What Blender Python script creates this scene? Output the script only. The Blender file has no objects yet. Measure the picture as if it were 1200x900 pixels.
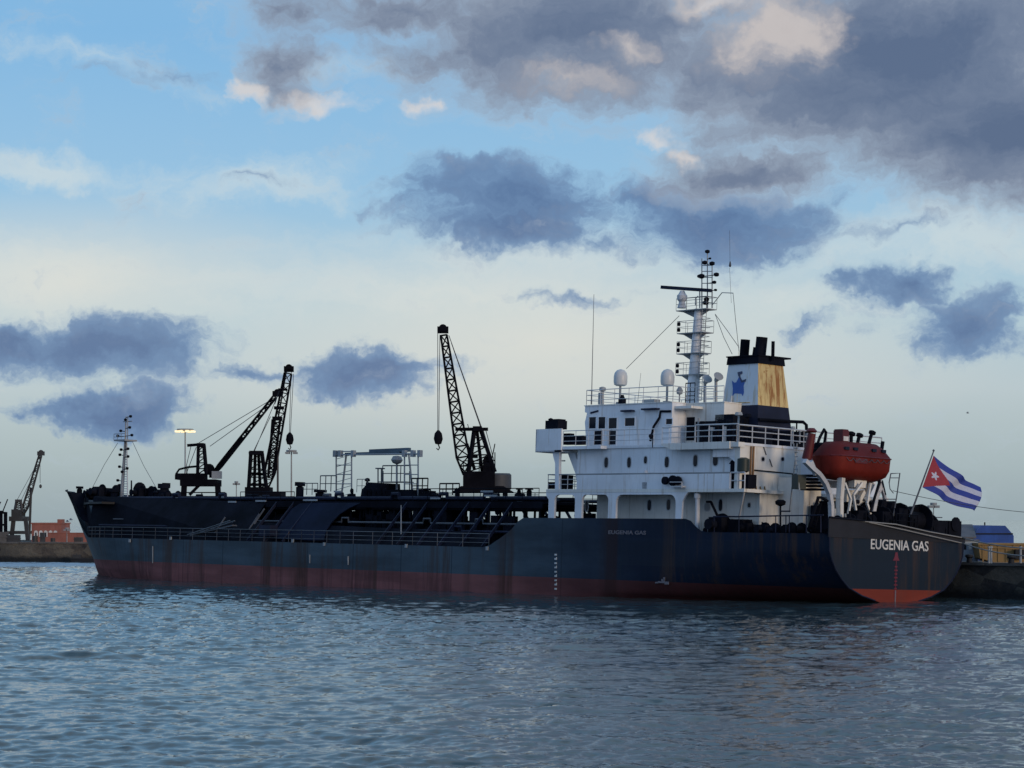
import bpy, bmesh, math, random
import numpy as np
from mathutils import Vector, Matrix
rng = random.Random(7)
scene = bpy.context.scene
C = scene.collection

# ---------------------------------------------------------------- camera
FPX, EYE, HORIZON, CXP = 2620.0, 5.5, 608.0, 600.0
cam_d = bpy.data.cameras.new('camera'); cam = bpy.data.objects.new('camera', cam_d); C.objects.link(cam)
cam.location = (0, 0, EYE); cam.rotation_euler = (math.radians(90), 0, 0)
cam_d.sensor_width = 36; cam_d.lens = FPX/1200*36; cam_d.shift_y = (HORIZON-450)/1200
cam_d.clip_start = 0.5; cam_d.clip_end = 20000
scene.camera = cam
scene.view_settings.view_transform = 'Standard'; scene.view_settings.look = 'None'
scene.view_settings.gamma = 1; scene.view_settings.use_curve_mapping = False
scene.view_settings.exposure = 0.0
scene.cycles.max_bounces = 6; scene.cycles.glossy_bounces = 3; scene.cycles.diffuse_bounces = 3
scene.cycles.sample_clamp_indirect = 4

# ---------------------------------------------------------------- sun and sky
SUN_EL, SUN_AZ = math.radians(9), math.radians(139)      # azimuth clockwise from +Y
sd = bpy.data.lights.new('sun', 'SUN'); so = bpy.data.objects.new('sun', sd); C.objects.link(so)
sd.energy = 1.35; sd.angle = math.radians(16); sd.color = (1.0, .78, .56)
sdir = Vector((math.sin(SUN_AZ)*math.cos(SUN_EL), math.cos(SUN_AZ)*math.cos(SUN_EL), math.sin(SUN_EL)))
so.rotation_euler = sdir.to_track_quat('Z', 'Y').to_euler()

def srgb(r, g, b):
    f = lambda c: (c/255/12.92) if c/255 <= .04045 else ((c/255+.055)/1.055)**2.4
    return (f(r), f(g), f(b))

class NT:
    """small helper for node trees"""
    def __init__(s, nt): s.nt = nt
    def n(s, typ, ins=None, **kw):
        x = s.nt.nodes.new(typ)
        for k, v in kw.items(): setattr(x, k, v)
        if ins:
            for k, v in ins.items():
                if isinstance(v, bpy.types.NodeSocket): s.nt.links.new(v, x.inputs[k])
                elif v is not None: x.inputs[k].default_value = v
        return x
    def m(s, op, a, b=None, c=None, clamp=False):
        x = s.nt.nodes.new('ShaderNodeMath'); x.operation = op; x.use_clamp = clamp
        for i, v in enumerate((a, b, c)):
            if v is None: continue
            if isinstance(v, bpy.types.NodeSocket): s.nt.links.new(v, x.inputs[i])
            else: x.inputs[i].default_value = v
        return x.outputs[0]
    def mix(s, f, a, b, mode='MIX'):
        x = s.nt.nodes.new('ShaderNodeMix'); x.data_type = 'RGBA'; x.blend_type = mode
        for i, v in ((0, f), (6, a), (7, b)):
            if isinstance(v, bpy.types.NodeSocket): s.nt.links.new(v, x.inputs[i])
            elif i == 0: x.inputs[i].default_value = v
            else: x.inputs[i].default_value = (*v[:3], 1)
        return x.outputs[2]
    def ramp(s, f, pts, interp='LINEAR'):
        x = s.nt.nodes.new('ShaderNodeValToRGB'); x.color_ramp.interpolation = interp
        e = x.color_ramp.elements
        while len(e) < len(pts): e.new(0.5)
        for k, (p, c) in enumerate(pts):
            e[k].position = p; e[k].color = (*c[:3], 1) if hasattr(c, '__len__') else (c, c, c, 1)
        s.nt.links.new(f, x.inputs[0]); return x.outputs[0]
    def smooth(s, v, lo, hi, tlo=0.0, thi=1.0):
        x = s.nt.nodes.new('ShaderNodeMapRange'); x.interpolation_type = 'SMOOTHSTEP'
        s.nt.links.new(v, x.inputs[0])
        for i, q in zip((1, 2, 3, 4), (lo, hi, tlo, thi)): x.inputs[i].default_value = q
        return x.outputs[0]
    def noise(s, vec, scale, detail=4, rough=.55, dist=0.0, out=0):
        x = s.n('ShaderNodeTexNoise', {'Vector': vec, 'Scale': scale, 'Detail': detail, 'Roughness': rough, 'Distortion': dist})
        return x.outputs[out]

world = bpy.data.worlds.new('World'); scene.world = world; world.use_nodes = True
wt = world.node_tree; wt.nodes.clear(); W = NT(wt)
tc = W.n('ShaderNodeTexCoord')
sep = W.n('ShaderNodeSeparateXYZ', {0: tc.outputs['Generated']})
DX, DY, DZ = sep.outputs
az = W.m('ARCTAN2', DX, DY)                       # azimuth, 0 straight north (+Y)
el = W.m('ARCSINE', DZ)                           # elevation
sky = W.n('ShaderNodeTexSky', sky_type='NISHITA', sun_disc=False)
sky.sun_elevation = SUN_EL; sky.sun_rotation = SUN_AZ
sky.air_density = 1.0; sky.dust_density = 1.0; sky.ozone_density = 2.0
uv = W.n('ShaderNodeCombineXYZ', {0: az, 1: el, 2: 0.0}).outputs[0]
# wispy warp of the sky coordinates
w1 = W.noise(uv, 16, 5, .6, out=1)
w2 = W.noise(uv, 75, 4, .6, out=1)
def warp(vec, n, amp):
    a = W.n('ShaderNodeVectorMath', {0: n, 1: (.5, .5, .5)}, operation='SUBTRACT').outputs[0]
    b = W.n('ShaderNodeVectorMath', {0: a, 1: amp}, operation='MULTIPLY').outputs[0]
    return W.n('ShaderNodeVectorMath', {0: vec, 1: b}, operation='ADD').outputs[0]
uvw = warp(warp(uv, w1, (.080, .036, 0)), w2, (.022, .016, 0))
K = 10.0
def sc(c, k=K): return tuple(v*k for v in srgb(*c))
# clear sky with a thin high veil, by elevation
veil = W.ramp(W.m('MULTIPLY', W.smooth(el, -0.02, .5), 1.0), [(0, sc((150, 168, 178))), (.02, sc((166, 184, 192))), (.06, sc((186, 200, 208))),
              (.12, sc((176, 202, 216))), (.24, sc((150, 193, 226))), (.42, sc((128, 182, 226))), (.75, sc((138, 186, 224))), (1, sc((140, 184, 220)))])
# slightly yellower to the middle, bluer to the right
base = W.mix(.82, sky.outputs[0], veil)
def blob(vec, cx, cy, rx, ry, ang=0):
    """a soft elliptical weight centred on a bearing; numbers are bearings in units of 1/2620 rad from (600, 608)"""
    mp = W.n('ShaderNodeMapping', {'Vector': vec, 'Location': ((cx-600)/2620, (608-cy)/2620, 0),
             'Rotation': (0, 0, math.radians(ang)), 'Scale': (rx/2620, ry/2620, 1)}, vector_type='TEXTURE')
    return W.n('ShaderNodeTexGradient', {0: mp.outputs[0]}, gradient_type='SPHERICAL').outputs[1]
def field(vec, lst):
    acc = None
    for b in lst:
        wgt = b[5] if len(b) > 5 else 1.0
        g = blob(vec, *b[:4], ang=(b[4] if len(b) > 4 else 0))
        if wgt != 1.0: g = W.m('MULTIPLY', g, wgt)
        acc = g if acc is None else W.m('MAXIMUM', acc, g)
    return acc
fb = W.noise(W.n('ShaderNodeVectorMath', {0: uvw, 1: (1, 2.3, 1)}, operation='MULTIPLY').outputs[0], 26, 11, .64)
fb2 = W.noise(W.n('ShaderNodeVectorMath', {0: uv, 1: (1, 2.6, 1)}, operation='MULTIPLY').outputs[0], 7, 5, .6)
# --- thin bright cirrus
cir = field(uvw, [(60, 207, 150, 30, 0, .9), (300, 215, 230, 44, 0, .7), (120, 90, 240, 26, -8, .45), (380, 85, 150, 22, 4, .45), (620, 300, 520, 60, 0, .55), (60, 320, 260, 70, 0, .8),
                  (1120, 290, 300, 70, 0, .8), (500, 340, 560, 70, 0, .6), (960, 350, 180, 40, 0, .5)])
cirm = W.m('MULTIPLY', W.smooth(W.m('ADD', cir, W.m('MULTIPLY', W.m('SUBTRACT', fb, .5), 1.1)), .05, .8), .62)
base = W.mix(cirm, base, sc((208, 216, 214)))
# warm cream glow low in the middle of the view
glow = field(uv, [(640, 400, 560, 150, 0, 1.0), (100, 340, 380, 110, 0, .9)])
base = W.mix(W.m('MULTIPLY', glow, .68), base, sc((222, 218, 206)))
# --- dark blue lower clouds
low = field(uvw, [(120, 410, 215, 54, -3), (25, 402, 130, 46), (430, 442, 130, 42), (130, 480, 135, 36), (300, 438, 120, 20, 0, .6), (588, 238, 185, 70, -4), (585, 268, 170, 44), (845, 262, 195, 76, 4), (770, 235, 90, 45, 0, .8),
                  (690, 285, 120, 26, 0, .5), (1045, 338, 95, 36, -6), (1122, 394, 125, 58, 0, .95), (950, 383, 90, 20, 0, .55), (680, 346, 130, 16, 0, .45), (1060, 280, 120, 18, 0, .4), (290, 215, 90, 14, 0, .42), (200, 95, 180, 22, 10, .36)])
lowd = W.m('ADD', W.m('MULTIPLY', low, 1.3), W.m('MULTIPLY', W.m('SUBTRACT', fb, .5), 1.6))
lowm = W.smooth(lowd, .12, .74)
lowc = W.ramp(W.m('ADD', W.m('MULTIPLY', W.m('SUBTRACT', lowd, .25), .8), W.m('MULTIPLY', fb2, .2)), [(0, sc((152, 178, 200))), (.28, sc((112, 142, 178))), (.8, sc((84, 110, 150)))])
sky1 = W.mix(W.m('MULTIPLY', lowm, .92), base, lowc)
# --- the big grey-mauve mass overhead to the right
big = field(uvw, [(1040, 80, 380, 175, 0, 1.5), (1190, 170, 300, 125, 0, 1.4), (690, 45, 350, 130, 0, 1.15), (560, 60, 200, 80, 0, .8), (620, 90, 210, 70, 0, .9), (460, 20, 230, 60, 0, .75), (345, 80, 85, 75, 0, .9), (870, 200, 170, 55, 0, .9), (1000, -180, 800, 230, 0, 1.5), (700, -30, 380, 70, 0, .9), (360, 20, 80, 70, 0, .8)])
bigd = W.m('ADD', big, W.m('MULTIPLY', W.m('SUBTRACT', fb, .5), 1.1))
bigm = W.smooth(bigd, -.02, .74)
bigc = W.ramp(W.m('ADD', W.m('MULTIPLY', W.m('SUBTRACT', bigd, .2), .9), W.m('MULTIPLY', W.m('SUBTRACT', fb2, .45), .5)), [(0, sc((176, 190, 204))), (.26, sc((146, 156, 172))), (.6, sc((112, 125, 148))), (1, sc((88, 104, 132)))])
sky2 = W.mix(W.m('MULTIPLY', bigm, .97), sky1, bigc)
# --- sunlit edges
hi = field(uvw, [(385, 126, 75, 26), (295, 104, 36, 24), (497, 117, 30, 18), (775, 163, 52, 28), (812, 184, 34, 20), (735, 66, 80, 26, 0, .9), (905, 48, 80, 80, 0, 1.1), (850, 8, 130, 30, 0, .9), (655, 95, 130, 26, 0, .65), (6, 456, 30, 36), (640, 150, 120, 26, 0, .3)])
him = W.smooth(W.m('ADD', hi, W.m('MULTIPLY', W.m('SUBTRACT', fb, .5), 1.3)), .15, 1.0)
sky3 = W.mix(W.m('MULTIPLY', him, .58), sky2, sc((226, 214, 204)))
# --- scattered clouds over the rest of the dome, outside the stretch described above
gen = W.noise(tc.outputs['Generated'], 2.6, 7, .6)
away = W.m('MAXIMUM', W.smooth(el, .27, .42), W.smooth(W.m('ABSOLUTE', az), .33, .5))
genm = W.m('MULTIPLY', W.m('MULTIPLY', W.smooth(gen, .46, .62), away), .85)
sky3 = W.mix(W.m('MULTIPLY', W.smooth(W.m('ABSOLUTE', az), .4, 1.4), .75), sky3, sc((104, 150, 214)))
sky4 = W.mix(W.m('MULTIPLY', genm, .85), sky3, sc((186, 196, 200)))
bg = W.n('ShaderNodeBackground', {'Color': sky4, 'Strength': 0.107})
wo = W.n('ShaderNodeOutputWorld', {0: bg.outputs[0]})
world.cycles.sampling_method = 'MANUAL'; world.cycles.sample_map_resolution = 512

# ---------------------------------------------------------------- frames of reference
SHIP = Vector((25.3, 147.0, 0.0))
_f = Vector((-.665, .7468, 0)).normalized(); _p = Vector((-_f.y, _f.x, 0))
_h, _t = math.radians(2.0), math.radians(.4)          # a slight list to starboard and trim by the stern
_B = Matrix(((_f.x, _p.x, 0), (_f.y, _p.y, 0), (0, 0, 1)))
SHIP_R = _B @ Matrix.Rotation(-_t, 3, 'Y') @ Matrix.Rotation(_h, 3, 'X')
SHIP_M = Matrix.Translation(SHIP) @ SHIP_R.to_4x4()
_RT = SHIP_R.transposed()
def P(px, py, y=None, x=None):
    """survey reading -> point of the ship's own plan, on the plane of given y (or x)"""
    d = _RT @ Vector(((px-CXP)/FPX, 1, -(py-HORIZON)/FPX)); o = _RT @ (Vector((0, 0, EYE))-SHIP)
    k = (y-o.y)/d.y if x is None else (x-o.x)/d.x
    return o + d*k
def at(px, py, Y):
    return Vector(((px-CXP)*Y/FPX, Y, EYE-(py-HORIZON)*Y/FPX))
def shore(x, y, z=0.0):
    """quay plan: along and off the berth"""
    return SHIP + _f*x + _p*y + Vector((0, 0, z))
def shore_depth(px, y):
    a = (px-CXP)/FPX; b = SHIP + _p*y
    x = (b.x-a*b.y)/(a*_f.y-_f.x)
    return (b + _f*x).y

# ---------------------------------------------------------------- materials
MATS = {}
def paint(name, col, rough=.5, rust=0.0, vary=.25, streak=0.0, scale=1.0, spec=.35, bump=.15, rustcol=(.13, .05, .02), metal=0.0, dirt=0.0, slo=.58):
    m = bpy.data.materials.new(name); m.use_nodes = True; nt = m.node_tree; nt.nodes.clear(); N = NT(nt)
    t = N.n('ShaderNodeTexCoord').outputs['Object']
    big = N.noise(t, .35*scale, 5, .6); fine = N.noise(t, 3.0*scale, 5, .65)
    c = N.mix(N.smooth(big, .3, .7), tuple(v*(1-vary) for v in col), tuple(min(1, v*(1+vary)) for v in col))
    c = N.mix(N.m('MULTIPLY', N.smooth(fine, .4, .75), vary*.8), c, tuple(v*.6 for v in col))
    if streak > 0:   # vertical run marks
        st = N.n('ShaderNodeMapping', {'Vector': t, 'Scale': (2.2, 2.2, .12)}).outputs[0]
        sn = N.noise(st, 1.6*scale, 5, .65)
        f = N.m('MULTIPLY', N.smooth(sn, slo, slo+.16), streak)
        c = N.mix(f, c, rustcol)
    if dirt > 0:
        dn = N.noise(N.n('ShaderNodeMapping', {'Vector': t, 'Scale': (1.2, 1.2, .3)}).outputs[0], 1.1*scale, 6, .7)
        c = N.mix(N.m('MULTIPLY', N.smooth(dn, .42, .72), dirt), c, tuple(v*.45 for v in col))
    if rust > 0:
        rn = N.noise(t, 1.3*scale, 8, .72)
        c = N.mix(N.smooth(rn, .68-.2*rust, .74-.12*rust), c, rustcol)
    b = N.n('ShaderNodeBump', {'Strength': bump, 'Distance': .05, 'Height': N.noise(t, .9*scale, 4, .5)})
    bs = N.n('ShaderNodeBsdfPrincipled', {'Base Color': c, 'Roughness': rough, 'Specular IOR Level': spec, 'Normal': b.outputs[0], 'Metallic': metal})
    N.n('ShaderNodeOutputMaterial', {0: bs.outputs[0]})
    MATS[name] = m; return m

def hull_paint(name, col, rough, seam=.8, wear=(.12, .05, .03), patches=1.0, aft_col=None):
    """ship plating: welded panels, dents between frames, scuffs and long rust runs"""
    m = bpy.data.materials.new(name); m.use_nodes = True; nt = m.node_tree; nt.nodes.clear(); N = NT(nt)
    t = N.n('ShaderNodeTexCoord').outputs['Object']
    s = N.n('ShaderNodeSeparateXYZ', {0: t})
    big = N.noise(N.n('ShaderNodeMapping', {'Vector': t, 'Scale': (.07, .07, .35)}).outputs[0], 1.3, 5, .62)
    c = N.mix(N.smooth(big, .32, .68), tuple(v*.72 for v in col), tuple(v*1.3 for v in col))
    if aft_col:   # base colour turns darker aft of an uneven line abreast the bridge
        ed = N.m('ADD', s.outputs[0], N.m('MULTIPLY', N.m('SUBTRACT', N.noise(t, .35, 3, .6), .5), 9.0))
        c = N.mix(N.smooth(ed, 15.0, 33.0, 1, 0), c, N.mix(N.smooth(big, .3, .7), tuple(v*.8 for v in aft_col), tuple(v*1.3 for v in aft_col)))
        col = tuple((a+b)/2 for a, b in zip(col, aft_col))
    # plate to plate differences
    px = N.m('FLOOR', N.m('MULTIPLY', s.outputs[0], 1/6.1)); pz = N.m('FLOOR', N.m('MULTIPLY', s.outputs[2], 1/1.9))
    wn = N.n('ShaderNodeTexWhiteNoise', {0: N.n('ShaderNodeCombineXYZ', {0: px, 1: pz, 2: 0.0}).outputs[0]}, noise_dimensions='3D').outputs[0]
    c = N.mix(N.m('MULTIPLY', wn, .30), c, tuple(v*.55+.004 for v in col))
    # seams
    fx = N.m('ABSOLUTE', N.m('SUBTRACT', N.m('FRACT', N.m('MULTIPLY', s.outputs[0], 1/6.1)), .5))
    seamf = N.m('MULTIPLY', N.smooth(fx, .486, .497), .65)
    c = N.mix(seamf, c, tuple(v*.5 for v in col))
    # rust running down
    st = N.noise(N.n('ShaderNodeMapping', {'Vector': t, 'Scale': (1.0, 1.0, .07)}).outputs[0], 1.0, 6, .7)
    ar = N.noise(N.n('ShaderNodeMapping', {'Vector': t, 'Scale': (.09, .09, .05)}).outputs[0], 1.0, 2, .5)
    f = N.m('MULTIPLY', N.m('MULTIPLY', N.smooth(st, .47, .64), N.smooth(ar, .42, .58)), .85*patches)
    c = N.mix(f, c, wear)
    for x0, wd_, k_, c_ in ((30.4, .9, .85, (.050, .024, .016)), (34.6, .5, .6, (.045, .028, .02)), (56.2, 1.3, .8, (.040, .022, .014)), (60.5, .4, .5, (.05, .03, .02)), (19.5, 1.0, .6, (.030, .012, .010)), (71.0, .5, .5, (.05, .03, .022)), (46, .35, .5, (.05, .03, .02)), (82, .4, .4, (.05, .03, .02))):
        d = N.m('ABSOLUTE', N.m('SUBTRACT', N.m('ADD', s.outputs[0], N.m('MULTIPLY', N.m('SUBTRACT', st, .5), 1.6)), x0))
        c = N.mix(N.m('MULTIPLY', N.m('MULTIPLY', N.smooth(d, wd_*.3, wd_*1.3, 1, 0), N.smooth(st, .25, .6)), k_), c, c_)
    sp = N.noise(t, 2.3, 8, .75)
    c = N.mix(N.m('MULTIPLY', N.smooth(sp, .66, .72), .6), c, (.06, .03, .025))
    sl = N.noise(N.n('ShaderNodeMapping', {'Vector': t, 'Scale': (.5, .5, 2.5)}).outputs[0], 1.6, 6, .7)
    c = N.mix(N.m('MULTIPLY', N.smooth(sl, .64, .74), .2), c, tuple(min(1, v*1.9+.004) for v in col))
    # dents between frames (0.65 m apart) and larger buckles
    w = N.m('SINE', N.m('MULTIPLY', s.outputs[0], 2*math.pi/.65))
    h = N.m('ADD', N.m('MULTIPLY', w, .12), N.m('MULTIPLY', N.noise(t, .7, 3, .5), 1.0))
    b = N.n('ShaderNodeBump', {'Strength': .35, 'Distance': .06, 'Height': h})
    bs = N.n('ShaderNodeBsdfPrincipled', {'Base Color': c, 'Roughness': rough+.12, 'Specular IOR Level': .12, 'Normal': b.outputs[0]})
    N.n('ShaderNodeOutputMaterial', {0: bs.outputs[0]})
    MATS[name] = m; return m

def flat(name, col, rough=.5, emit=None, strength=0, metal=0):
    m = bpy.data.materials.new(name); m.use_nodes = True
    b = m.node_tree.nodes['Principled BSDF']; N = NT(m.node_tree)
    t = N.n('ShaderNodeTexCoord').outputs['Object']
    c = N.mix(N.noise(t, 4, 4, .6), tuple(v*.8 for v in col), tuple(min(1, v*1.15) for v in col))
    m.node_tree.links.new(c, b.inputs['Base Color']); b.inputs['Roughness'].default_value = rough; b.inputs['Metallic'].default_value = metal
    if emit: b.inputs['Emission Color'].default_value = (*emit, 1); b.inputs['Emission Strength'].default_value = strength
    MATS[name] = m; return m

HULL = hull_paint('hull_blue', (.056, .082, .100), .42, wear=(.055, .034, .026), patches=.9, aft_col=(.005, .012, .030))
BOOT = hull_paint('boot_red', (.21, .080, .074), .6, wear=(.07, .03, .028), patches=.8, aft_col=(.065, .020, .020))
BOOT2 = hull_paint('boot_red_sunlit', (.27, .052, .034), .6, wear=(.12, .04, .03), patches=.6)  # brighter red copy for the transom, its sunlight put into the colour
BLACK = paint('black_paint', (.007, .008, .013), .8, spec=.05, vary=.5, rust=.12, rustcol=(.03, .016, .012))
NAVY = paint('navy_paint', (.014, .018, .038), .6, spec=.15, vary=.3, streak=.25, rustcol=(.035, .022, .02))
PLATE = paint('plate_navy', (.009, .013, .028), .7, spec=.05, vary=.3, streak=.2, rustcol=(.02, .014, .014))
DECK = paint('deck_green', (.03, .028, .026), .7, vary=.4, rust=.3)
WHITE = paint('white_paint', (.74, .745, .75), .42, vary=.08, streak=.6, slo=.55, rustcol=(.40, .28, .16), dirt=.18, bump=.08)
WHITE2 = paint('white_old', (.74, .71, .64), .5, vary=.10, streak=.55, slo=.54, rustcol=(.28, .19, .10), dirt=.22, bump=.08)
RAILW = paint('rail_white', (.50, .50, .50), .5, vary=.2, rust=.15)
RAILD = paint('rail_grey', (.085, .09, .10), .5, vary=.3, rust=.3)
GREYP = paint('grey_paint', (.28, .29, .29), .5, vary=.2, rust=.2)
DOME = paint('dome_white', (.55, .55, .53), .35, vary=.08, streak=.2, rustcol=(.3, .3, .28))
GLASS = flat('dark_glass', (.008, .011, .018), .25); GLASS.node_tree.nodes['Principled BSDF'].inputs['Specular IOR Level'].default_value = .18
WOODD = paint('door_brown', (.05, .045, .045), .5)
ORANGE = paint('boat_orange', (.15, .017, .011), .6, spec=.12, vary=.25, dirt=.3, streak=.25, rustcol=(.18, .03, .02), bump=.05)
BOATRED = paint('boat_red', (.10, .014, .015), .5, vary=.2, streak=.2, rustcol=(.06, .01, .01))
FUNW = paint('funnel_white', (.60, .64, .66), .45, vary=.06, streak=.6, rustcol=(.42, .30, .10), dirt=.08, slo=.54)
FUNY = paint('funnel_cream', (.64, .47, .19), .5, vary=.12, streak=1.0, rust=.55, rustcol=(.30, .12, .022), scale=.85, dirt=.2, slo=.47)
EMBL = flat('emblem_blue', (.03, .10, .35), .4)
EMBD = flat('emblem_dark', (.02, .035, .09), .4)
LETTER = paint('letter_white', (.58, .56, .52), .6, vary=.2, rust=.25, scale=3, rustcol=(.12, .11, .11))
LETTERD = flat('letter_dull', (.15, .13, .14), .6)
REDMARK = flat('mark_red', (.15, .016, .03), .5)
CRANE = paint('crane_dark', (.006, .006, .009), .85, vary=.4, rust=.2, rustcol=(.014, .010, .009), spec=.04)
CRANEG = paint('crane_olive', (.045, .042, .040), .6, vary=.3)
ROPE = flat('rope_pale', (.24, .23, .21), .8)
WIRE = flat('wire_dark', (.05, .05, .055), .6)
CONC = paint('concrete', (.13, .115, .10), .85, vary=.3, streak=.6, rustcol=(.05, .045, .04), dirt=.5, scale=.6)
TAR = paint('fender_rubber', (.01, .01, .012), .7)
REDB = paint('red_plaster', (.30, .11, .08), .8, vary=.2, streak=.4, rustcol=(.12, .04, .03), dirt=.3)
TARP = paint('tarp_blue', (.018, .075, .30), .55, vary=.25, dirt=.25, scale=2)
ROOFG = paint('roof_grey', (.11, .105, .11), .7, vary=.2, dirt=.3)
YELLOW = paint('yellow_steel', (.26, .16, .055), .6, vary=.2, streak=.6, rustcol=(.14, .06, .03))
SAGE = paint('pale_cab', (.28, .33, .38), .5)
FLAGB = flat('flag_blue', (.014, .035, .24), .7)
FLAGW = flat('flag_white', (.46, .46, .53), .7)
FLAGR = flat('flag_red', (.28, .014, .028), .7)
LAMP = flat('lamp_lit', (.8, .7, .5), .4, emit=(1.0, .78, .42), strength=1.1)

# ---------------------------------------------------------------- mesh builder
class MB:
    def __init__(s): s.v = []; s.f = []; s.mi = []; s.cur = 0
    def add(s, vs, fs):
        o = len(s.v); s.v += [tuple(v) for v in vs]
        s.f += [tuple(i+o for i in f) for f in fs]; s.mi += [s.cur]*len(fs); return s
    def box(s, a, b, rz=0):
        x0, y0, z0 = a; x1, y1, z1 = b
        vs = [(x0, y0, z0), (x1, y0, z0), (x1, y1, z0), (x0, y1, z0), (x0, y0, z1), (x1, y0, z1), (x1, y1, z1), (x0, y1, z1)]
        if rz:
            c = Vector(((x0+x1)/2, (y0+y1)/2, 0)); R = Matrix.Rotation(rz, 3, 'Z')
            vs = [R @ (Vector(v)-c) + c for v in vs]
        return s.add(vs, [(0, 3, 2, 1), (4, 5, 6, 7), (0, 1, 5, 4), (1, 2, 6, 5), (2, 3, 7, 6), (3, 0, 4, 7)])
    def tube(s, p, q, r, r2=None, n=6, cap=True):
        p = Vector(p); q = Vector(q); d = q-p
        if d.length < 1e-6: return s
        d.normalize(); a = d.orthogonal().normalized(); b = d.cross(a); r2 = r if r2 is None else r2
        vs = []
        for c, rr in ((p, r), (q, r2)):
            for i in range(n):
                t = 2*math.pi*(i+.5)/n; vs.append(c + a*math.cos(t)*rr + b*math.sin(t)*rr)
        fs = [(i, (i+1) % n, n+(i+1) % n, n+i) for i in range(n)]
        if cap: fs += [tuple(range(n-1, -1, -1)), tuple(range(n, 2*n))]
        return s.add(vs, fs)
    def path(s, pts, r, n=6):
        pts = [Vector(p) for p in pts]
        if len(pts) < 3:
            return s.tube(pts[0], pts[-1], r, n=n)
        vs = []; a = None
        for k, p in enumerate(pts):
            d = (pts[min(k+1, len(pts)-1)]-pts[max(k-1, 0)]).normalized()
            a = d.orthogonal().normalized() if a is None else (a - d*a.dot(d)).normalized()
            b = d.cross(a)
            for i in range(n):
                t = 2*math.pi*i/n; vs.append(p + a*math.cos(t)*r + b*math.sin(t)*r)
        fs = []
        for k in range(len(pts)-1):
            for i in range(n): fs.append((k*n+i, k*n+(i+1) % n, (k+1)*n+(i+1) % n, (k+1)*n+i))
        fs += [tuple(range(n-1, -1, -1)), tuple(range((len(pts)-1)*n, len(pts)*n))]
        return s.add(vs, fs)
    def beam(s, p, q, w, h):
        """rectangular bar"""
        p = Vector(p); q = Vector(q); d = (q-p).normalized()
        a = d.cross(Vector((0, 0, 1)));
        if a.length < .05: a = Vector((1, 0, 0))
        a.normalize(); b = a.cross(d).normalized()
        vs = [c + a*w*i/2 + b*h*j/2 for c in (p, q) for i, j in ((-1, -1), (1, -1), (1, 1), (-1, 1))]
        return s.add(vs, [(0, 3, 2, 1), (4, 5, 6, 7), (0, 1, 5, 4), (1, 2, 6, 5), (2, 3, 7, 6), (3, 0, 4, 7)])
    def lathe(s, prof, base, axis=(0, 0, 1), n=16):
        """prof: (radius, height) pairs along axis"""
        base = Vector(base); d = Vector(axis).normalized(); a = d.orthogonal().normalized(); b = d.cross(a)
        vs = []
        for r, h in prof:
            for i in range(n):
                t = 2*math.pi*i/n; vs.append(base + d*h + a*math.cos(t)*r + b*math.sin(t)*r)
        fs = [(k*n+i, k*n+(i+1) % n, (k+1)*n+(i+1) % n, (k+1)*n+i) for k in range(len(prof)-1) for i in range(n)]
        fs += [tuple(range(n-1, -1, -1)), tuple(range((len(prof)-1)*n, len(prof)*n))]
        return s.add(vs, fs)
    def prism(s, poly, axis, a, b):
        """poly of 2-D points extruded along axis: 'y' -> (x,z) points, 'x' -> (y,z), 'z' -> (x,y)"""
        n = len(poly)
        mk = {'y': lambda p, t: (p[0], t, p[1]), 'x': lambda p, t: (t, p[0], p[1]), 'z': lambda p, t: (p[0], p[1], t)}[axis]
        vs = [mk(p, a) for p in poly] + [mk(p, b) for p in poly]
        fs = [tuple(range(n)), tuple(range(2*n-1, n-1, -1))] + [(i, (i+1) % n, n+(i+1) % n, n+i)[::-1] for i in range(n)]
        return s.add(vs, fs)
    def rail(s, pts, h=1.0, r=.03, post=1.5, n=3, pr=None):
        pts = [Vector(p) for p in pts]; up = Vector((0, 0, 1)); pr = pr or r
        for k in range(n):
            hh = h*(k+1)/n
            for a, b in zip(pts, pts[1:]): s.tube(a+up*hh, b+up*hh, r if k == n-1 else r*.7, n=4)
        for a, b in zip(pts, pts[1:]):
            m = max(1, round((b-a).length/post))
            for i in range(m+1): 
                c = a.lerp(b, i/m); s.tube(c, c+up*h, pr, n=4)
        return s
    def truss(s, p, q, w0, w1, n, r, side=None):
        p = Vector(p); q = Vector(q); d = (q-p).normalized(); side = Vector(side or (0, 1, 0)).normalized()
        a = d.cross(side).normalized()
        C4 = lambda t: [p.lerp(q, t) + (a*i + side*j)*((w0+(w1-w0)*t)/2) for i, j in ((-1, -1), (1, -1), (1, 1), (-1, 1))]
        prev = C4(0)
        for k in range(1, n+1):
            cur = C4(k/n)
            for i in range(4):
                s.tube(prev[i], cur[i], r, n=5)
                s.tube(cur[i], cur[(i+1) % 4], r*.6, n=4)
                s.tube(prev[i], cur[(i+1) % 4] if k % 2 else cur[i-1], r*.6, n=4)
            prev = cur
        return s
    def build(s, name, mat, parent=None, smooth=False, origin=None, mw=None):
        if origin is None:
            origin = Vector(parent['_o']) if (parent is not None and '_o' in parent) else Vector((0, 0, 0))
        me = bpy.data.meshes.new(name)
        me.from_pydata([tuple(Vector(v)-Vector(origin)) for v in s.v], [], s.f)
        for m in (mat if isinstance(mat, (list, tuple)) else [mat]): me.materials.append(m)
        me.polygons.foreach_set('material_index', s.mi)
        bm = bmesh.new(); bm.from_mesh(me); bmesh.ops.recalc_face_normals(bm, faces=bm.faces); bm.to_mesh(me); bm.free()
        if smooth:
            me.polygons.foreach_set('use_smooth', [True]*len(me.polygons))
            try: me.set_sharp_from_angle(angle=math.radians(38))
            except Exception: pass
        o = bpy.data.objects.new(name, me); C.objects.link(o)
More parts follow.
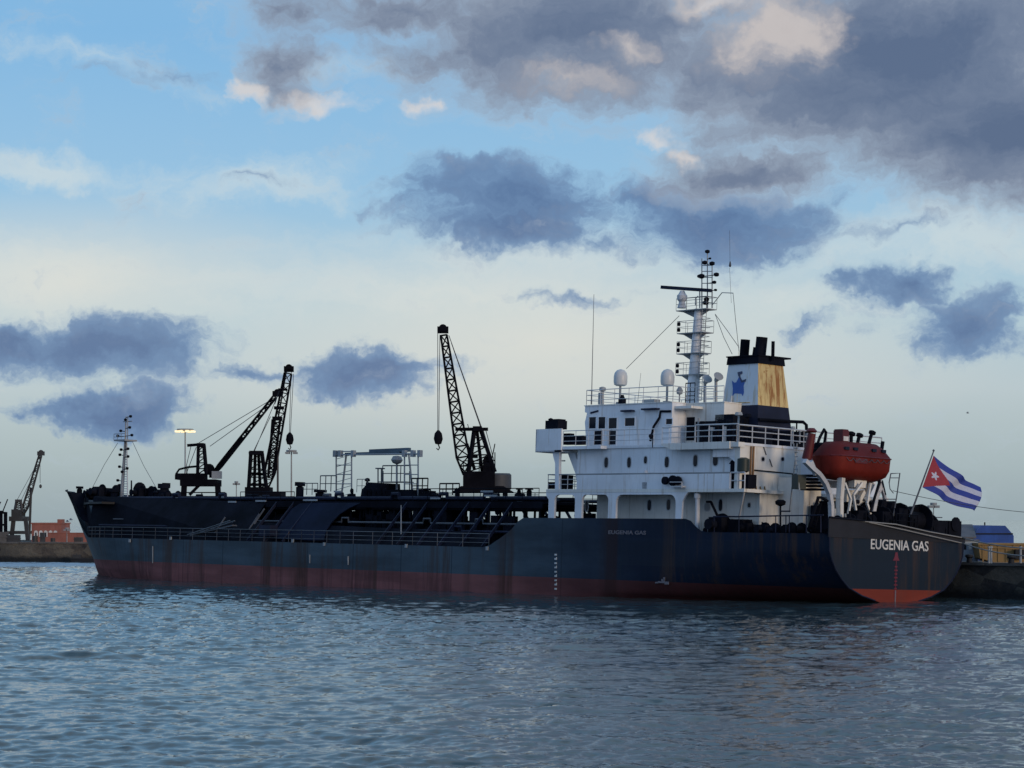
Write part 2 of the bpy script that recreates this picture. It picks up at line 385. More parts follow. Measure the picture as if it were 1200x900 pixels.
        if parent is not None:
            o.parent = parent; o['_o'] = tuple(origin)
        return o
TEMP = []
def thing(name, label, cat, origin=(0, 0, 0), frame=None, group=None):
    o = bpy.data.objects.new(name, None); C.objects.link(o)
    o.matrix_world = (frame if frame is not None else Matrix.Identity(4)) @ Matrix.Translation(Vector(origin))
    o['label'] = label; o['category'] = cat; o['_o'] = tuple(origin)
    if group: o['group'] = group
    o.empty_display_size = .5
    return o
def tag(o, label=None, cat=None, group=None, kind=None):
    for k, v in (('label', label), ('category', cat), ('group', group), ('kind', kind)):
        if v: o[k] = v
    return o
def interp(x, xs, ys): return float(np.interp(x, xs, ys))

# ================================================================ WATER
def water():
    N = 1024; Lt = 84.0
    r = np.random.default_rng(3)
    k = np.fft.fftfreq(N, Lt/N)*2*np.pi; kx, ky = np.meshgrid(k, k)
    kk = np.hypot(kx, ky); kk[0, 0] = 1
    wd = np.array([.28, -.96])                       # waves run with the breeze
    dirf = np.abs((kx*wd[0]+ky*wd[1])/kk)**2*.9+.16
    L0 = .24
    spec = np.exp(-1/(kk*L0)**2)/kk**3.3*dirf*np.exp(-(kk*.03)**2); spec[0, 0] = 0
    h = np.fft.ifft2(np.sqrt(spec)*(r.normal(size=(N, N))+1j*r.normal(size=(N, N)))).real
    h *= .024/h.std()
    hx = np.fft.ifft2(np.fft.fft2(h)*(-1j*kx/kk)).real; hy = np.fft.ifft2(np.fft.fft2(h)*(-1j*ky/kk)).real
    def samp(a, X, Y):
        u = (X/Lt*N) % N; v = (Y/Lt*N) % N; i = np.floor(u).astype(int); j = np.floor(v).astype(int); fu = u-i; fv = v-j
        i1 = (i+1) % N; j1 = (j+1) % N; i %= N; j %= N
        return a[j, i]*(1-fu)*(1-fv)+a[j, i1]*fu*(1-fv)+a[j1, i]*(1-fu)*fv+a[j1, i1]*fu*fv
    rows = [20.0]
    while rows[-1] < 420: rows.append(rows[-1]*1.0026)
    rows = np.array(rows); cols = np.linspace(-.36, .36, 900)
    Yg, Cg = np.meshgrid(rows, cols, indexing='ij'); Xg = Cg*Yg
    def rot(X, Y, a): return X*math.cos(a)-Y*math.sin(a), X*math.sin(a)+Y*math.cos(a)
    X2, Y2 = rot(Xg*.61+13, Yg*.61+5, .45)
    gust = .62+.7*(np.sin(Xg*.045+np.sin(Yg*.03)*2)*np.cos(Yg*.038+Xg*.012)*.5+.5)
    fall = np.clip(1.25-Yg/420, .3, 1)
    X3, Y3 = rot(Xg*.16+3, Yg*.19+8, .15)
    Zg = (samp(h, Xg, Yg)*.8+samp(h, X2, Y2)*1.1+samp(h, X3, Y3)*2.0)*gust*fall
    Xd = Xg+samp(hx, Xg, Yg)*.8; Yd = Yg+samp(hy, Xg, Yg)*.8
    nr, nc = Yg.shape
    v = np.stack([Xd, Yd, Zg], -1).reshape(-1, 3)
    ii = np.arange(nr*nc).reshape(nr, nc)
    q = np.stack([ii[:-1, :-1], ii[:-1, 1:], ii[1:, 1:], ii[1:, :-1]], -1).reshape(-1, 4)
    # surrounding open water, level
    edge = [(-6000, -3000), (6000, -3000), (6000, 9000), (-6000, 9000)]
    inner = [ii[0, 0], ii[0, -1], ii[-1, -1], ii[-1, 0]]
    base = len(v); v = np.vstack([v, [(x, y, -.02) for x, y in edge]])
    extra = [(base, base+1, inner[1], inner[0]), (base+1, base+2, inner[2], inner[1]), (base+2, base+3, inner[3], inner[2]), (base+3, base, inner[0], inner[3])]
    me = bpy.data.meshes.new('water')
    allq = np.vstack([q, np.array(extra)])
    me.vertices.add(len(v)); me.vertices.foreach_set('co', v.ravel().astype(np.float32))
    me.loops.add(allq.size); me.loops.foreach_set('vertex_index', allq.ravel().astype(np.int32))
    me.polygons.add(len(allq)); me.polygons.foreach_set('loop_start', np.arange(0, allq.size, 4, dtype=np.int32))
    me.polygons.foreach_set('use_smooth', np.ones(len(allq), bool))
    me.update(calc_edges=True); me.validate()
    m = bpy.data.materials.new('water'); m.use_nodes = True; m.node_tree.nodes.clear(); N_ = NT(m.node_tree)
    t = N_.n('ShaderNodeTexCoord').outputs['Object']
    a = N_.noise(N_.n('ShaderNodeMapping', {'Vector': t, 'Scale': (1, 1.7, 1), 'Rotation': (0, 0, .5)}).outputs[0], 2.2, 5, .62)
    b2 = N_.noise(N_.n('ShaderNodeMapping', {'Vector': t, 'Scale': (1, 1.5, 1), 'Rotation': (0, 0, -.4)}).outputs[0], .55, 4, .6)
    hgt = N_.m('ADD', N_.m('MULTIPLY', a, .5), b2)
    bp = N_.n('ShaderNodeBump', {'Strength': .5, 'Distance': .05, 'Height': hgt})
    # murky harbour water, siltier to the right
    sx = N_.n('ShaderNodeSeparateXYZ', {0: t})
    silt = N_.noise(N_.n('ShaderNodeMapping', {'Vector': t, 'Scale': (.02, .05, 1)}).outputs[0], 1.0, 4, .6)
    c = N_.mix(N_.smooth(silt, .35, .65), (.024, .052, .066), (.040, .056, .054))
    # foam along the far quay and behind the rudder
    fn = N_.noise(N_.n('ShaderNodeMapping', {'Vector': t, 'Scale': (.12, .9, 1)}).outputs[0], 1.0, 6, .7)
    def patch(cx, cy, rx, ry):
        mp = N_.n('ShaderNodeMapping', {'Vector': t, 'Location': (cx, cy, 0), 'Scale': (rx, ry, 1)}, vector_type='TEXTURE')
        return N_.n('ShaderNodeTexGradient', {0: mp.outputs[0]}, gradient_type='SPHERICAL').outputs[1]
    pf = N_.m('MAXIMUM', N_.m('MULTIPLY', patch(-62, 268, 34, 22), 1.0), N_.m('MULTIPLY', patch(34, 140, 12, 7), .55))
    ff = N_.m('MULTIPLY', N_.smooth(N_.m('ADD', N_.m('MULTIPLY', pf, .5), fn), .62, .85), N_.smooth(pf, .0, .3))
    c = N_.mix(N_.m('MULTIPLY', ff, .75), c, (.42, .50, .56))
    rg = N_.m('ADD', N_.m('MULTIPLY', ff, .4), .055)
    bs = N_.n('ShaderNodeBsdfPrincipled', {'Base Color': c, 'Roughness': rg, 'IOR': 1.333, 'Specular IOR Level': .5, 'Normal': bp.outputs[0]})
    N_.n('ShaderNodeOutputMaterial', {0: bs.outputs[0]})
    me.materials.append(m)
    o = bpy.data.objects.new('water', me); C.objects.link(o); tag(o, kind='structure')
water()

# ================================================================ QUAY
def quay():
    ym = -9.6
    pl = [shore(-160, ym), shore(104, ym), Vector((-30, 286, 0)), Vector((-54, 288, 0)), Vector((-260, 304, 0)), Vector((-262, 350, 0)), Vector((-10, 338, 0)), shore(104, -48), shore(-160, -48)]
    b = MB(); b.prism([(p.x, p.y) for p in pl], 'z', -4, 2.3)
    o = b.build('quay', CONC)
    # masonry look for the face
    m = bpy.data.materials.new('quay_stone'); m.use_nodes = True; m.node_tree.nodes.clear(); N = NT(m.node_tree)
    t = N.n('ShaderNodeTexCoord').outputs['Object']
    s = N.n('ShaderNodeSeparateXYZ', {0: t})
    n1 = N.noise(t, .22, 6, .65); n2 = N.noise(t, 1.4, 6, .7); vor = N.n('ShaderNodeTexVoronoi', {'Vector': N.n('ShaderNodeMapping', {'Vector': t, 'Scale': (.5, .5, 1.1)}).outputs[0], 'Scale': 1.0})
    n0 = N.noise(t, .11, 3, .6)
    c = N.mix(N.smooth(n1, .38, .62), (.016, .014, .015), (.14, .11, .078))
    c = N.mix(N.m('MULTIPLY', N.smooth(n0, .45, .6), .7), c, (.02, .018, .02))
    c = N.mix(N.m('MULTIPLY', N.smooth(n2, .45, .7), .7), c, (.025, .022, .022))
    c = N.mix(N.m('MULTIPLY', N.smooth(N.n('ShaderNodeSeparateColor', {0: vor.outputs['Color']}).outputs[0], .2, .8), .35), c, (.20, .17, .12))
    wet = N.smooth(N.m('ADD', s.outputs[2], N.m('MULTIPLY', N.m('SUBTRACT', n2, .5), .8)), .3, .9, 1, 0)   # tide mark: weed and wet stone
    c = N.mix(wet, c, (.008, .009, .009))
    bp = N.n('ShaderNodeBump', {'Strength': .8, 'Distance': .25, 'Height': n2})
    bs = N.n('ShaderNodeBsdfPrincipled', {'Base Color': c, 'Roughness': .85, 'Normal': bp.outputs[0]})
    N.n('ShaderNodeOutputMaterial', {0: bs.outputs[0]})
    o.data.materials.clear(); o.data.materials.append(m); tag(o, kind='structure')
    # coping stones along both faces
    b = MB()
    def cope(a, c, w=.9):
        d = (c-a); L = d.length; d.normalize(); n = int(L/2.4); nrm = Vector((d.y, -d.x, 0))
        if nrm.y > 0: nrm = -nrm
        for i in range(n):
            p = a+d*(L*i/n+.02); q = a+d*(L*(i+1)/n-.02); j = rng.uniform(-.03, .03)
            for_v = [p+nrm*(.12+j), q+nrm*(.12+j), q-nrm*w, p-nrm*w]
            b.add([v+Vector((0, 0, 2.304)) for v in for_v]+[v+Vector((0, 0, 2.52+j)) for v in for_v], [(0, 1, 2, 3), (4, 5, 6, 7), (0, 1, 5, 4), (1, 2, 6, 5), (2, 3, 7, 6), (3, 0, 4, 7)])
    cope(shore(-70, ym), shore(104, ym)); cope(Vector((-54, 288, 0)), Vector((-30, 286, 0))); cope(Vector((-160, 296, 0)), Vector((-54, 288, 0)))
    tag(b.build('quay_edge', CONC), kind='structure')
quay()

# ================================================================ THE TANKER
ship = thing('gas_tanker', 'long dark blue gas tanker with white superstructure and red boot top, moored along the quay', 'ship', (0, 0, 0), SHIP_M)
ship['_o'] = (0, 0, 0)
def part(name, mb, mat, parent=None, smooth=False, label=None):
    o = mb.build(name, mat, parent or ship, smooth, origin=(0, 0, 0))
    if label: o['label'] = label
    return o

# ---- hull form
ZW = [-.25, 0, .4, .9, 1.5, 2.0, 3.0, 5.4]; WW = [0, 1.8, 3.6, 4.95, 5.75, 6.25, 6.9, 7.05]
stem_px = [(80.3, 577.5), (88.3, 595), (93.3, 606.7), (98.3, 620), (103.3, 633), (110, 655), (114, 673)]
SP = sorted([(P(a, b, y=0).z, P(a, b, y=0).x) for a, b in stem_px])
SZ = [-3.0]+[p[0] for p in SP]; SX = [SP[0][1]-2.0]+[p[1] for p in SP]
def stem(z): return interp(z, SZ, SX)-interp(z, [0, 3, 8], [.45, .7, 1.5])
def half(x, z):
    B = interp(z, [-3, -1.2, -.5, 8], [6.6, 7.45, 7.5, 7.5])
    w0 = interp(z, ZW, WW); xr = interp(z, [-3, 0, 3, 5], [40, 20, 9, 8])
    y = B
    if x < xr: t = x/xr; y = w0+(B-w0)*math.sin(math.pi/2*t)**.9 if t > 0 else w0
    xb = interp(z, [-3, 0, 2.9, 7.5], [70, 76, 79, 83]); xe = stem(z); p = interp(z, [-3, 0, 2.9, 7.5], [1.6, 2.0, 2.3, 2.7])
    if x > xb: t = min(1, (x-xb)/(xe-xb)); y = B*(1-t**p)**.9
    return max(0, y)
MAIN = 2.9; BOW = max(SZ)
TOPX = [0, 10.2, 10.7, 11.2, 11.7, 12.2, 28.6, 29.2, 29.9, 31.0, 32.3, 33.0, 200]; TOPZ = [4.32, 4.28, 4.36, 4.62, 5.02, 5.16, 5.12, 4.85, 4.25, 3.65, 3.05, MAIN, MAIN]
b = MB()
sts = [('a', x) for x in list(np.arange(0, 10, 1.0))+[10.2, 10.7, 11.2, 11.7, 12.2]+list(np.arange(13, 28.5, 2))+[28.6, 29.2, 29.9, 31.0, 32.3, 33.0]+list(np.arange(35, 76, 2.5))] + [('b', s) for s in np.linspace(.03, 1, 34)]
zl = [-3, -2, -1.2, -.7, -.4, -.25, -.1, 0, .2, .4, .62, .84, 1.1, 1.5, 2.0, 2.45, MAIN]; fr = [.25, .5, .75, 1]
def col_pts(st, side):
    k, v = st; out = []
    for z in zl:
        x = v if k == 'a' else 75+v*(stem(z)-75)
        out.append(Vector((x, side*half(x, z), z)))
    if k == 'a': zt = interp(v, TOPX, TOPZ)
    else: zt = MAIN+max(0, min(1, (v-.72)/.25))*(BOW-MAIN)
    for f in fr:
        z = MAIN+f*(zt-MAIN); x = v if k == 'a' else 75+v*(stem(z)-75)
        out.append(Vector((x, side*half(x, z), z)))
    return out
for side in (1, -1):
    prev = col_pts(sts[0], side)
    for st in sts[1:]:
        cur = col_pts(st, side)
        for i in range(len(cur)-1):
            q = [prev[i], cur[i], cur[i+1], prev[i+1]]
            if (q[2]-q[1]).length < 1e-4 and (q[3]-q[0]).length < 1e-4: continue
            b.cur = 1 if i < 11 else 0
            b.add(q, [(0, 1, 2, 3)])
        prev = cur
# transom
tz = [z for z in zl if z >= -.25]+[3.4, 3.9, 4.32]
for z0, z1 in zip(tz, tz[1:]):
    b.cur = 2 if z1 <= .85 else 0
    w0, w1 = half(0, z0), half(0, z1)
    b.add([(0, w0, z0), (0, -w0, z0), (0, -w1, z1), (0, w1, z1)], [(0, 1, 2, 3)])
b.cur = 0
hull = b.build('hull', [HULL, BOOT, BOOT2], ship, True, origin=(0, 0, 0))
bm = bmesh.new(); bm.from_mesh(hull.data); bmesh.ops.remove_doubles(bm, verts=bm.verts, dist=.0005); bmesh.ops.recalc_face_normals(bm, faces=bm.faces); bm.to_mesh(hull.data); bm.free()
hull.data.polygons.foreach_set('use_smooth', [True]*len(hull.data.polygons)); hull.data.set_sharp_from_angle(angle=math.radians(35))
# stern bulwark, higher to port
tp = [(7.1, P(969, 606, x=0).z), (4.5, P(1000, 609, x=0).z), (0.2, P(1050, 616, x=0).z), (-3.5, P(1090, 623, x=0).z), (-7.1, P(1127, 631, x=0).z)]
b = MB(); b.prism([(7.1, 4.1)]+tp+[(-7.1, 4.1)], 'x', -.045, .03)
part('stern_bulwark', b, paint('bulwark_brown', (.012, .012, .016), .7, vary=.3, rust=.3, rustcol=(.025, .015, .012)), label='dark brownish bulwark along the top of the transom')
b = MB(); b.path([(-.05, y, z) for y, z in tp], .07); part('rubbing_rail', b, BLACK)
b = MB()
kn = [(z, half(0, z)) for z in (.1, .4, .9, 1.5, 2.0, 2.6, 3.2, 4.3)]
b.path([(-.01, w, z) for z, w in kn], .05, 5); part('transom_edge', b, NAVY); b = MB(); b.path([(-.01, -w, z) for z, w in kn], .05, 5); part('transom_edge', b, NAVY)
# decks
b = MB()
xs_ = list(np.arange(29, 76, 3))+list(np.arange(76, 100.5, 1.5))
b.prism([(x, half(x, MAIN)-.08) for x in xs_]+[(x, -half(x, MAIN)+.08) for x in reversed(xs_)], 'z', MAIN-.16, MAIN-.03)
part('main_deck', b, DECK)
b = MB(); xs_ = [0.1, 2, 4, 6, 8, 12, 20, 30]
b.prism([(x, half(x, 3.5)-.08) for x in xs_]+[(x, -half(x, 3.5)+.08) for x in reversed(xs_)], 'z', 3.3, 3.5)
b.box((29.6, -7.3, 2.9), (29.9, 7.3, 3.5))
part('poop_deck', b, DECK)
# black forecastle plating above the grey strip of the stem
b = MB()
for side in (1, -1):
    prev = None
    for v in np.linspace(.70, 1, 22):
        zb = MAIN+max(0, min(1, (v-.72)/.25))*(BOW-MAIN); zb = min(zb, BOW-.02); cur = []
        ztt = interp(v, [.70, .735, .75, .86, 1.0], [6.7, 6.75, BOW-.25, BOW-.06, BOW+.03])
        for f in (0, .25, .5, .75, 1):
            z = zb+f*(ztt-zb); x = 75+v*(stem(z)-75)-.02; y = half(x, z)
            ins = interp(v, [.70, .80, .87], [.75, .5, .04])
            yy = min(y, half(x, MAIN)+ (z-MAIN)*.18) if v < .8 else y
            cur.append(Vector((x, side*max(0, yy-ins), z)))
        if prev:
            for i in range(4): b.add([prev[i], cur[i], cur[i+1], prev[i+1]], [(0, 1, 2, 3)])
        prev = cur
part('forecastle_bulwark', b, BLACK, smooth=True)
b = MB(); xs_ = [90, 94, 97, 99, 100.5]
b.prism([(x, max(.1, half(x, 6.0)-1.2)) for x in xs_]+[(x, -max(.1, half(x, 6.0)-1.2)) for x in reversed(xs_)], 'z', 6.1, 6.3); part('forecastle_deck', b, DECK)
b = MB(); xt = [75+v*(stem(BOW)-75) for v in np.linspace(.75, .995, 12)]
b.path([(x, max(.0, half(x, BOW)), BOW+.02) for x in xt], .07); part('bow_cap_rail', b, HULL)
# hawse pipe and anchor on the bow flare
a0 = P(97, 589, y=2.2); b = MB(); b.lathe([(.16, 0), (.42, .02), (.46, .25), (.3, .3)], a0, (0.2, .9, -.3), 12); part('hawse_pipe', b, NAVY, smooth=True)
b = MB(); a0 = P(100, 590, y=2.9)
b.tube(a0+Vector((0, .05, .5)), a0+Vector((0, .1, -.5)), .09); b.tube(a0+Vector((-.3, .1, -.1)), a0+Vector((0, .1, -.5)), .07, .09); b.tube(a0+Vector((.3, .1, -.1)), a0+Vector((0, .1, -.5)), .07, .09)
part('anchor', b, paint('anchor_rust', (.03, .022, .02), .8, vary=.4))

# ---- trunk: sloping black sides and the pipe deck over them
TOPT = 6.35
def trunk_half(z): return interp(z, [MAIN, TOPT], [6.5, 3.7])
b = MB()
for side in (1, -1):
    b.add([(66, side*6.5, MAIN), (94.5, side*4.4, MAIN), (94.5, side*3.9, 6.9), (66, side*3.9, TOPT)], [(0, 1, 2, 3)])
    b.add([(34, side*6.5, MAIN), (66, side*6.5, MAIN), (66, side*trunk_half(4.6), 4.6), (34, side*trunk_half(4.0), 4.0)], [(0, 1, 2, 3)])
b.box((49.5, -5.0, MAIN), (88, 5.0, 4.2)); b.box((34, -5.0, MAIN), (49.5, 5.0, 3.5))
part('trunk', b, BLACK)
# cargo tanks lying on deck under the pipes
for x0, x1, r, zc in ((35.5, 49.5, .9, 3.75), (58.0, 68.0, 1.3, 4.15), (70.0, 92.0, 1.6, 4.4)):
    for yc in (-2.4, 2.4):
        b = MB(); n = 8
        prof = [(r*math.sin(math.pi/2*i/n)+.001, r*.7*(1-math.cos(math.pi/2*i/n))) for i in range(n+1)]
        prof += [(r, x1-x0-r*.7)] + [(r*math.cos(math.pi/2*i/n)+.001, x1-x0-r*.7+r*.7*math.sin(math.pi/2*i/n)) for i in range(1, n+1)]
        b.lathe(prof, (x0, yc, zc), (1, 0, 0), 20)
        part('cargo_tank', b, BLACK, smooth=True)
# navy plating amidships, with a curved after edge, lying on the slope
b = MB(); ys = 6.62
def slope_pt(px, py, off=.0):
    """point of the sloping trunk side on a given bearing"""
    best = None
    for i in range(200):
        y = 3.2+i*.02; q = P(px, py, y=y); e = abs(q.y-(6.62-(q.z-MAIN)*(6.62-3.8)/(TOPT-MAIN)))
        if best is None or e < best[0]: best = (e, q)
    q = best[1]; return q
lo = [slope_pt(px, py) for px, py in ((318, 632), (345, 633), (362, 634), (380, 634))]
edge = [slope_pt(px, py) for px, py in ((383, 622), (390, 612), (399, 603), (410, 596), (424, 590))]
up_ = [slope_pt(px, py) for px, py in ((395, 590), (370, 590), (352, 591), (343, 597), (332, 612))]
pts = lo+edge+up_
nrm = Vector((0, .77, .64)); n = len(pts)
b.add([p+nrm*.10 for p in pts]+[p+nrm*.02 for p in pts], [tuple(range(n)), tuple(range(2*n-1, n-1, -1))]+[(i, (i+1) % n, n+(i+1) % n, n+i) for i in range(n)])
part('side_plating', b, PLATE, label='navy plated stretch of the sloping side with a curved edge')
# frames along the slope, in the open stretches
b = MB(); x = 34.0
while x < 66:
    if not (49 < x < 58.5):
        for s_ in (1, -1): b = MB(); b.beam((x, s_*6.75, MAIN), (x-.1, s_*3.8, TOPT), .10, .22); part('side_frame', b, NAVY)
    x += 2.55
# pipe deck (walkway) on posts
b = MB()
b.box((30.5, -3.9, TOPT-.08), (92, 3.9, TOPT+.10)); b.box((30.5, 3.82, TOPT-.42), (92, 3.98, TOPT-.082)); b.box((30.5, -3.98, TOPT-.42), (92, -3.82, TOPT-.082))
part('pipe_deck', b, BLACK)
for i, x in enumerate(np.arange(31, 92, 2.9)):
    b = MB(); 
    for y in (-3.7, 0.0, 3.7): b.tube((x, y, MAIN), (x, y, TOPT), .11, n=6)
    b.beam((x, -3.8, TOPT-.2), (x, 3.8, TOPT-.2), .12, .2)
    part('deck_support', b, BLACK)
for k, (y, z, r) in enumerate(((3.3, 6.72, .17), (2.7, 6.66, .12), (2.0, 6.70, .15), (1.2, 6.66, .10), (-.4, 6.74, .18), (-1.6, 6.66, .12), (-2.6, 6.70, .14), (3.75, 5.85, .10), (4.6, 4.7, .08), (5.3, 4.1, .09))):
    pts = [(30.5+rng.uniform(0, 1.5), y, z)]
    x = pts[0][0]
    while x < 88:
        x += rng.uniform(5, 12); pts += [(min(x, 91), y, z)]
        if rng.random() < .45 and x < 88: pts += [(x+.05, y, z+.35), (x+.9, y, z+.35), (x+.95, y, z)]
    b = MB(); b.path(pts, r, 7); part('cargo_pipe', b, (NAVY, BLACK, RAILD)[k % 3], smooth=False)
# clutter of valves, risers and brackets seen under the pipe deck; gaps stay open where the sky shows
def gap(px): return any(a <= px <= c for a, c in ((230, 252), (268, 282), (294, 300), (318, 332), (507, 514), (525, 531), (546, 552), (562, 582), (585, 594), (598, 614), (617, 641), (648, 674)))
x = 31.0
while x < 90:
    for y in (3.4, 2.2, -1.0, -3.0):
        c = P(0, 0, y=0)  # placeholder to keep the draw order
        w = SHIP_M @ Vector((x, y, 5.6)); px = CXP+FPX*w.x/w.y
        if gap(px) and rng.random() < .93: continue
        if rng.random() < .55:
            hgt = rng.uniform(.3, 1.0); z0 = TOPT-.1; b = MB()
            b.tube((x, y, z0), (x, y, z0-hgt-.6), rng.uniform(.06, .16), n=6)
            if rng.random() < .5: b.lathe([(.05, 0), (.26, .02), (.26, .1), (.05, .12)], (x, y, z0-hgt), (0, 1, 0), 8)
            part('valve_riser', b, BLACK)
        if rng.random() < .5: b2 = MB(); b2.box((x-rng.uniform(.2, .7), y-.3, 4.0), (x+rng.uniform(.2, .7), y+.3, rng.uniform(4.8, 5.9))); part('pump_box', b2, BLACK)
    x += rng.uniform(.25, .6)
# things standing on the pipe deck, forecastle and trunk: silhouettes read off the skyline
def vent(px, top, base, y, r=.22, head='mush', mat=BLACK):
    p = P(px, base, y=y); q = P(px, top, y=y); h = q.z-p.z; m = MB()
    m.lathe([(r, 0), (r, h*.72), (r*.7, h*.74), (r*.7, h*.8)], p, (0, 0, 1), 10)
    if head == 'mush': m.lathe([(r*1.5, h*.8), (r*1.7, h*.86), (r*1.2, h*.97), (r*.2, h)], p, (0, 0, 1), 12)
    elif head == 'cowl':
        m.lathe([(r*1.1, 0), (r*1.3, r*1.2), (r*1.75, r*2.2), (r*1.6, r*2.25)], p+Vector((r*.9, 0, h*.86)), (-1, .2, .1), 12)
        m.tube(p+Vector((0, 0, h*.7)), p+Vector((0, 0, h)), r*1.05)
    else: m.lathe([(r*1.35, h*.78), (r*1.35, h)], p, (0, 0, 1), 8)
    return part('deck_vent', m, mat, smooth=True)
for px, top, base, y, r, hd in ((93, 570, 582, .8, .28, 'box'), (106, 572, 582, 1.5, .12, 'mush'), (115, 572, 582, 2, .18, 'mush'), (133, 573, 590, 1.0, .32, 'box'), (139, 570, 590, 0, .25, 'cowl'), (162, 571, 590, 1.2, .36, 'cowl'), (175, 571, 590, .5, .14, 'mush'), (183, 575, 590, 2, .2, 'mush'),
                                (191, 567, 592, 1.6, .42, 'box'), (194, 566, 592, .8, .30, 'box'), (351, 565, 586, 2.0, .34, 'box'), (375, 574, 588, 2.0, .42, 'box'), (430, 560, 580, 1.5, .14, 'mush'), (500, 572, 584, 3, .2, 'mush'), (620, 572, 582, 2.5, .2, 'mush'), (608, 572, 582, 3.0, .15, 'mush')):
    vent(px, top, base, y, r, hd)
def pole(name, px, top, base, y, r, mat=BLACK):
    m = MB(); m.tube(P(px, base, y=y), P(px, top, y=y), r, r*.7, 7); return part(name, m, mat)
pole('deck_post', 154, 563, 590, .8, .10); pole('deck_post', 323-0, 600, 610, 4.0, .05)
# windlass and winches
def winch(c, s=1.0, mat=BLACK, ang=0):
    m = MB(); c = Vector(c)
    m.box(c+Vector((-.9, -.6, 0))*s, c+Vector((.9, .6, .22))*s)
    m.lathe([(.62*s, -.9*s), (.62*s, -.82*s), (.34*s, -.8*s), (.34*s, .3*s), (.62*s, .32*s), (.62*s, .4*s)], c+Vector((0, 0, .75*s)), (0, 1, 0), 14)
    m.box(c+Vector((-.5, .45, .2))*s, c+Vector((.45, .95, 1.15))*s)
    m.lathe([(.2*s, 0), (.3*s, .08*s), (.18*s, .3*s), (.3*s, .5*s)], c+Vector((0, .95*s, .75*s)), (0, 1, 0), 10)
    return part('winch', m, mat, smooth=True)
for px, py, y, s in ((112, 586, 1.6, .9), (124, 588, 1.0, 1.25), (170, 588, 1.6, 1.1), (181, 588, .6, 1.1), (200, 590, 1.5, .9)): winch(P(px, py, y=y), s)
# white seat at the foot of the foremast
b = MB(); p = P(146, 590, y=.6); b.box(p+Vector((-1.2, -.5, 0)), p+Vector((1.1, .5, .35))); b.tube(p+Vector((1.1, .3, .2)), p+Vector((1.6, .3, 1.1)), .12)
part('mast_step', b, GREYP)

# ---- railings of the main deck
def railing(pts, mat=RAILD, h=1.0, r=.035, post=1.5, n=3, name='railing', label=None):
    m = MB(); m.rail(pts, h, r, post, n); return part(name, m, mat, label=label)
railing([(x, half(x, MAIN)-.12, MAIN) for x in (49, 56, 63, 70, 76, 80, 84, 88, 91, 94, 95.5)], RAILD, r=.028, post=1.9)
railing([(x, half(x, MAIN)-.12, MAIN) for x in (32.5, 41.5, 49)], paint('rail_worn', (.16, .16, .16), .6, vary=.3, rust=.3), r=.024, post=2.6, label='paler stretch of deck railing')
railing([(x, -half(x, MAIN)+.12, MAIN) for x in (33, 50, 66, 80, 88, 94)], RAILD, post=2.5)
railing([(x, 3.85, TOPT+.1) for x in (31, 46)], BLACK, r=.035, post=1.8, n=2)
railing([(x, -3.85, TOPT+.1) for x in (31, 60)], BLACK, r=.035, post=2.2, n=2)
railing([(x, 3.85, TOPT+.1) for x in (62, 70)], BLACK, h=.8, post=2, n=2)
railing([(x, 2.0, TOPT+.1) for x in (46, 47.5)], BLACK, r=.05, post=1.6, n=2)
# deck lights and small white fittings along the sheer
for px, py in ((200, 631), (343, 634), (380, 638), (476, 640), (571, 643), (152, 634)):
    m = MB(); q = P(px, py, y=7.52); m.box(q-Vector((.12, .05, .12)), q+Vector((.12, .06, .16))); part('fairlead', m, GREYP)
for px, a_, c_ in ((179, 640, 660), (363, 650, 660), (408, 652, 662)):
    m = MB(); q = P(px, a_, y=half(P(px, a_, y=7.5).x, 2)+.03); w = P(px, c_, y=q.y); m.tube(q, w, .06, .04, 5); part('scupper_mark', m, GREYP)
pole('jack_post', 470, 592, 626, 6.8, .05, GREYP)
for px, py in ((260, 616), (300, 612), (306, 606)):
    m = MB(); m.tube(P(px-8, py+8, y=6.9), P(px+4, py-10, y=6.2), .07); part('stay_bar', m, RAILD)
m = MB(); q = P(225, 627, y=6.9); m.beam(q, q+Vector((-6.5, 0, .9)), .5, .12); m.tube(q, q+Vector((-6.5, 0, 1.3)), .05); m.tube(q+Vector((0, .5, 0)), q+Vector((-6.5, .5, 1.3)), .05)
part('gangway', m, RAILD)
m = MB(); q = P(313, 628, y=6.9); m.box(q+Vector((-.8, -.5, 0)), q+Vector((.8, .3, .9))); part('deck_locker', m, NAVY)

# ---- foremast
fm = MB(); fb_ = P(142.5, 584, y=0); ft = P(147, 516, y=0); ftt = P(147.8, 488, y=0)
fm.lathe([(.20, 0), (.12, (ft-fb_).length)], fb_, ft-fb_, 10); foremast = part('foremast', fm, GREYP, smooth=True)
m = MB(); m.tube(fb_+Vector((-1.1, 0, 0)), ft+Vector((-.25, 0, -.2)), .06)
for i in range(24):
    t = i/24; a = fb_.lerp(ft, t); m.tube(a, a.lerp(fb_+Vector((-1.1, 0, 0)).lerp(Vector((-.25, 0, 0)), t)+(ft-fb_)*t, .9), .03, n=4)
part('mast_ladder', m, RAILW, foremast)
m = MB(); m.tube(ft, ftt, .09, .05); m.tube(ft+Vector((-.7, .2, 0)), ft+Vector((-.6, .2, 2.3)), .05); m.tube(ft+Vector((.5, -.3, 0)), ft+Vector((.1, 0, 2.2)), .05)
m.box(ft+Vector((-1.0, -.7, -.1)), ft+Vector((1.0, .7, .05))); m.tube(ftt+Vector((-1.1, 0, -.5)), ftt+Vector((.5, 0, -.5)), .045)
m.rail([ft+Vector((-1, .7, 0)), ft+Vector((1, .7, 0))], .6, .03, .7, 2); part('mast_top', m, GREYP, foremast)
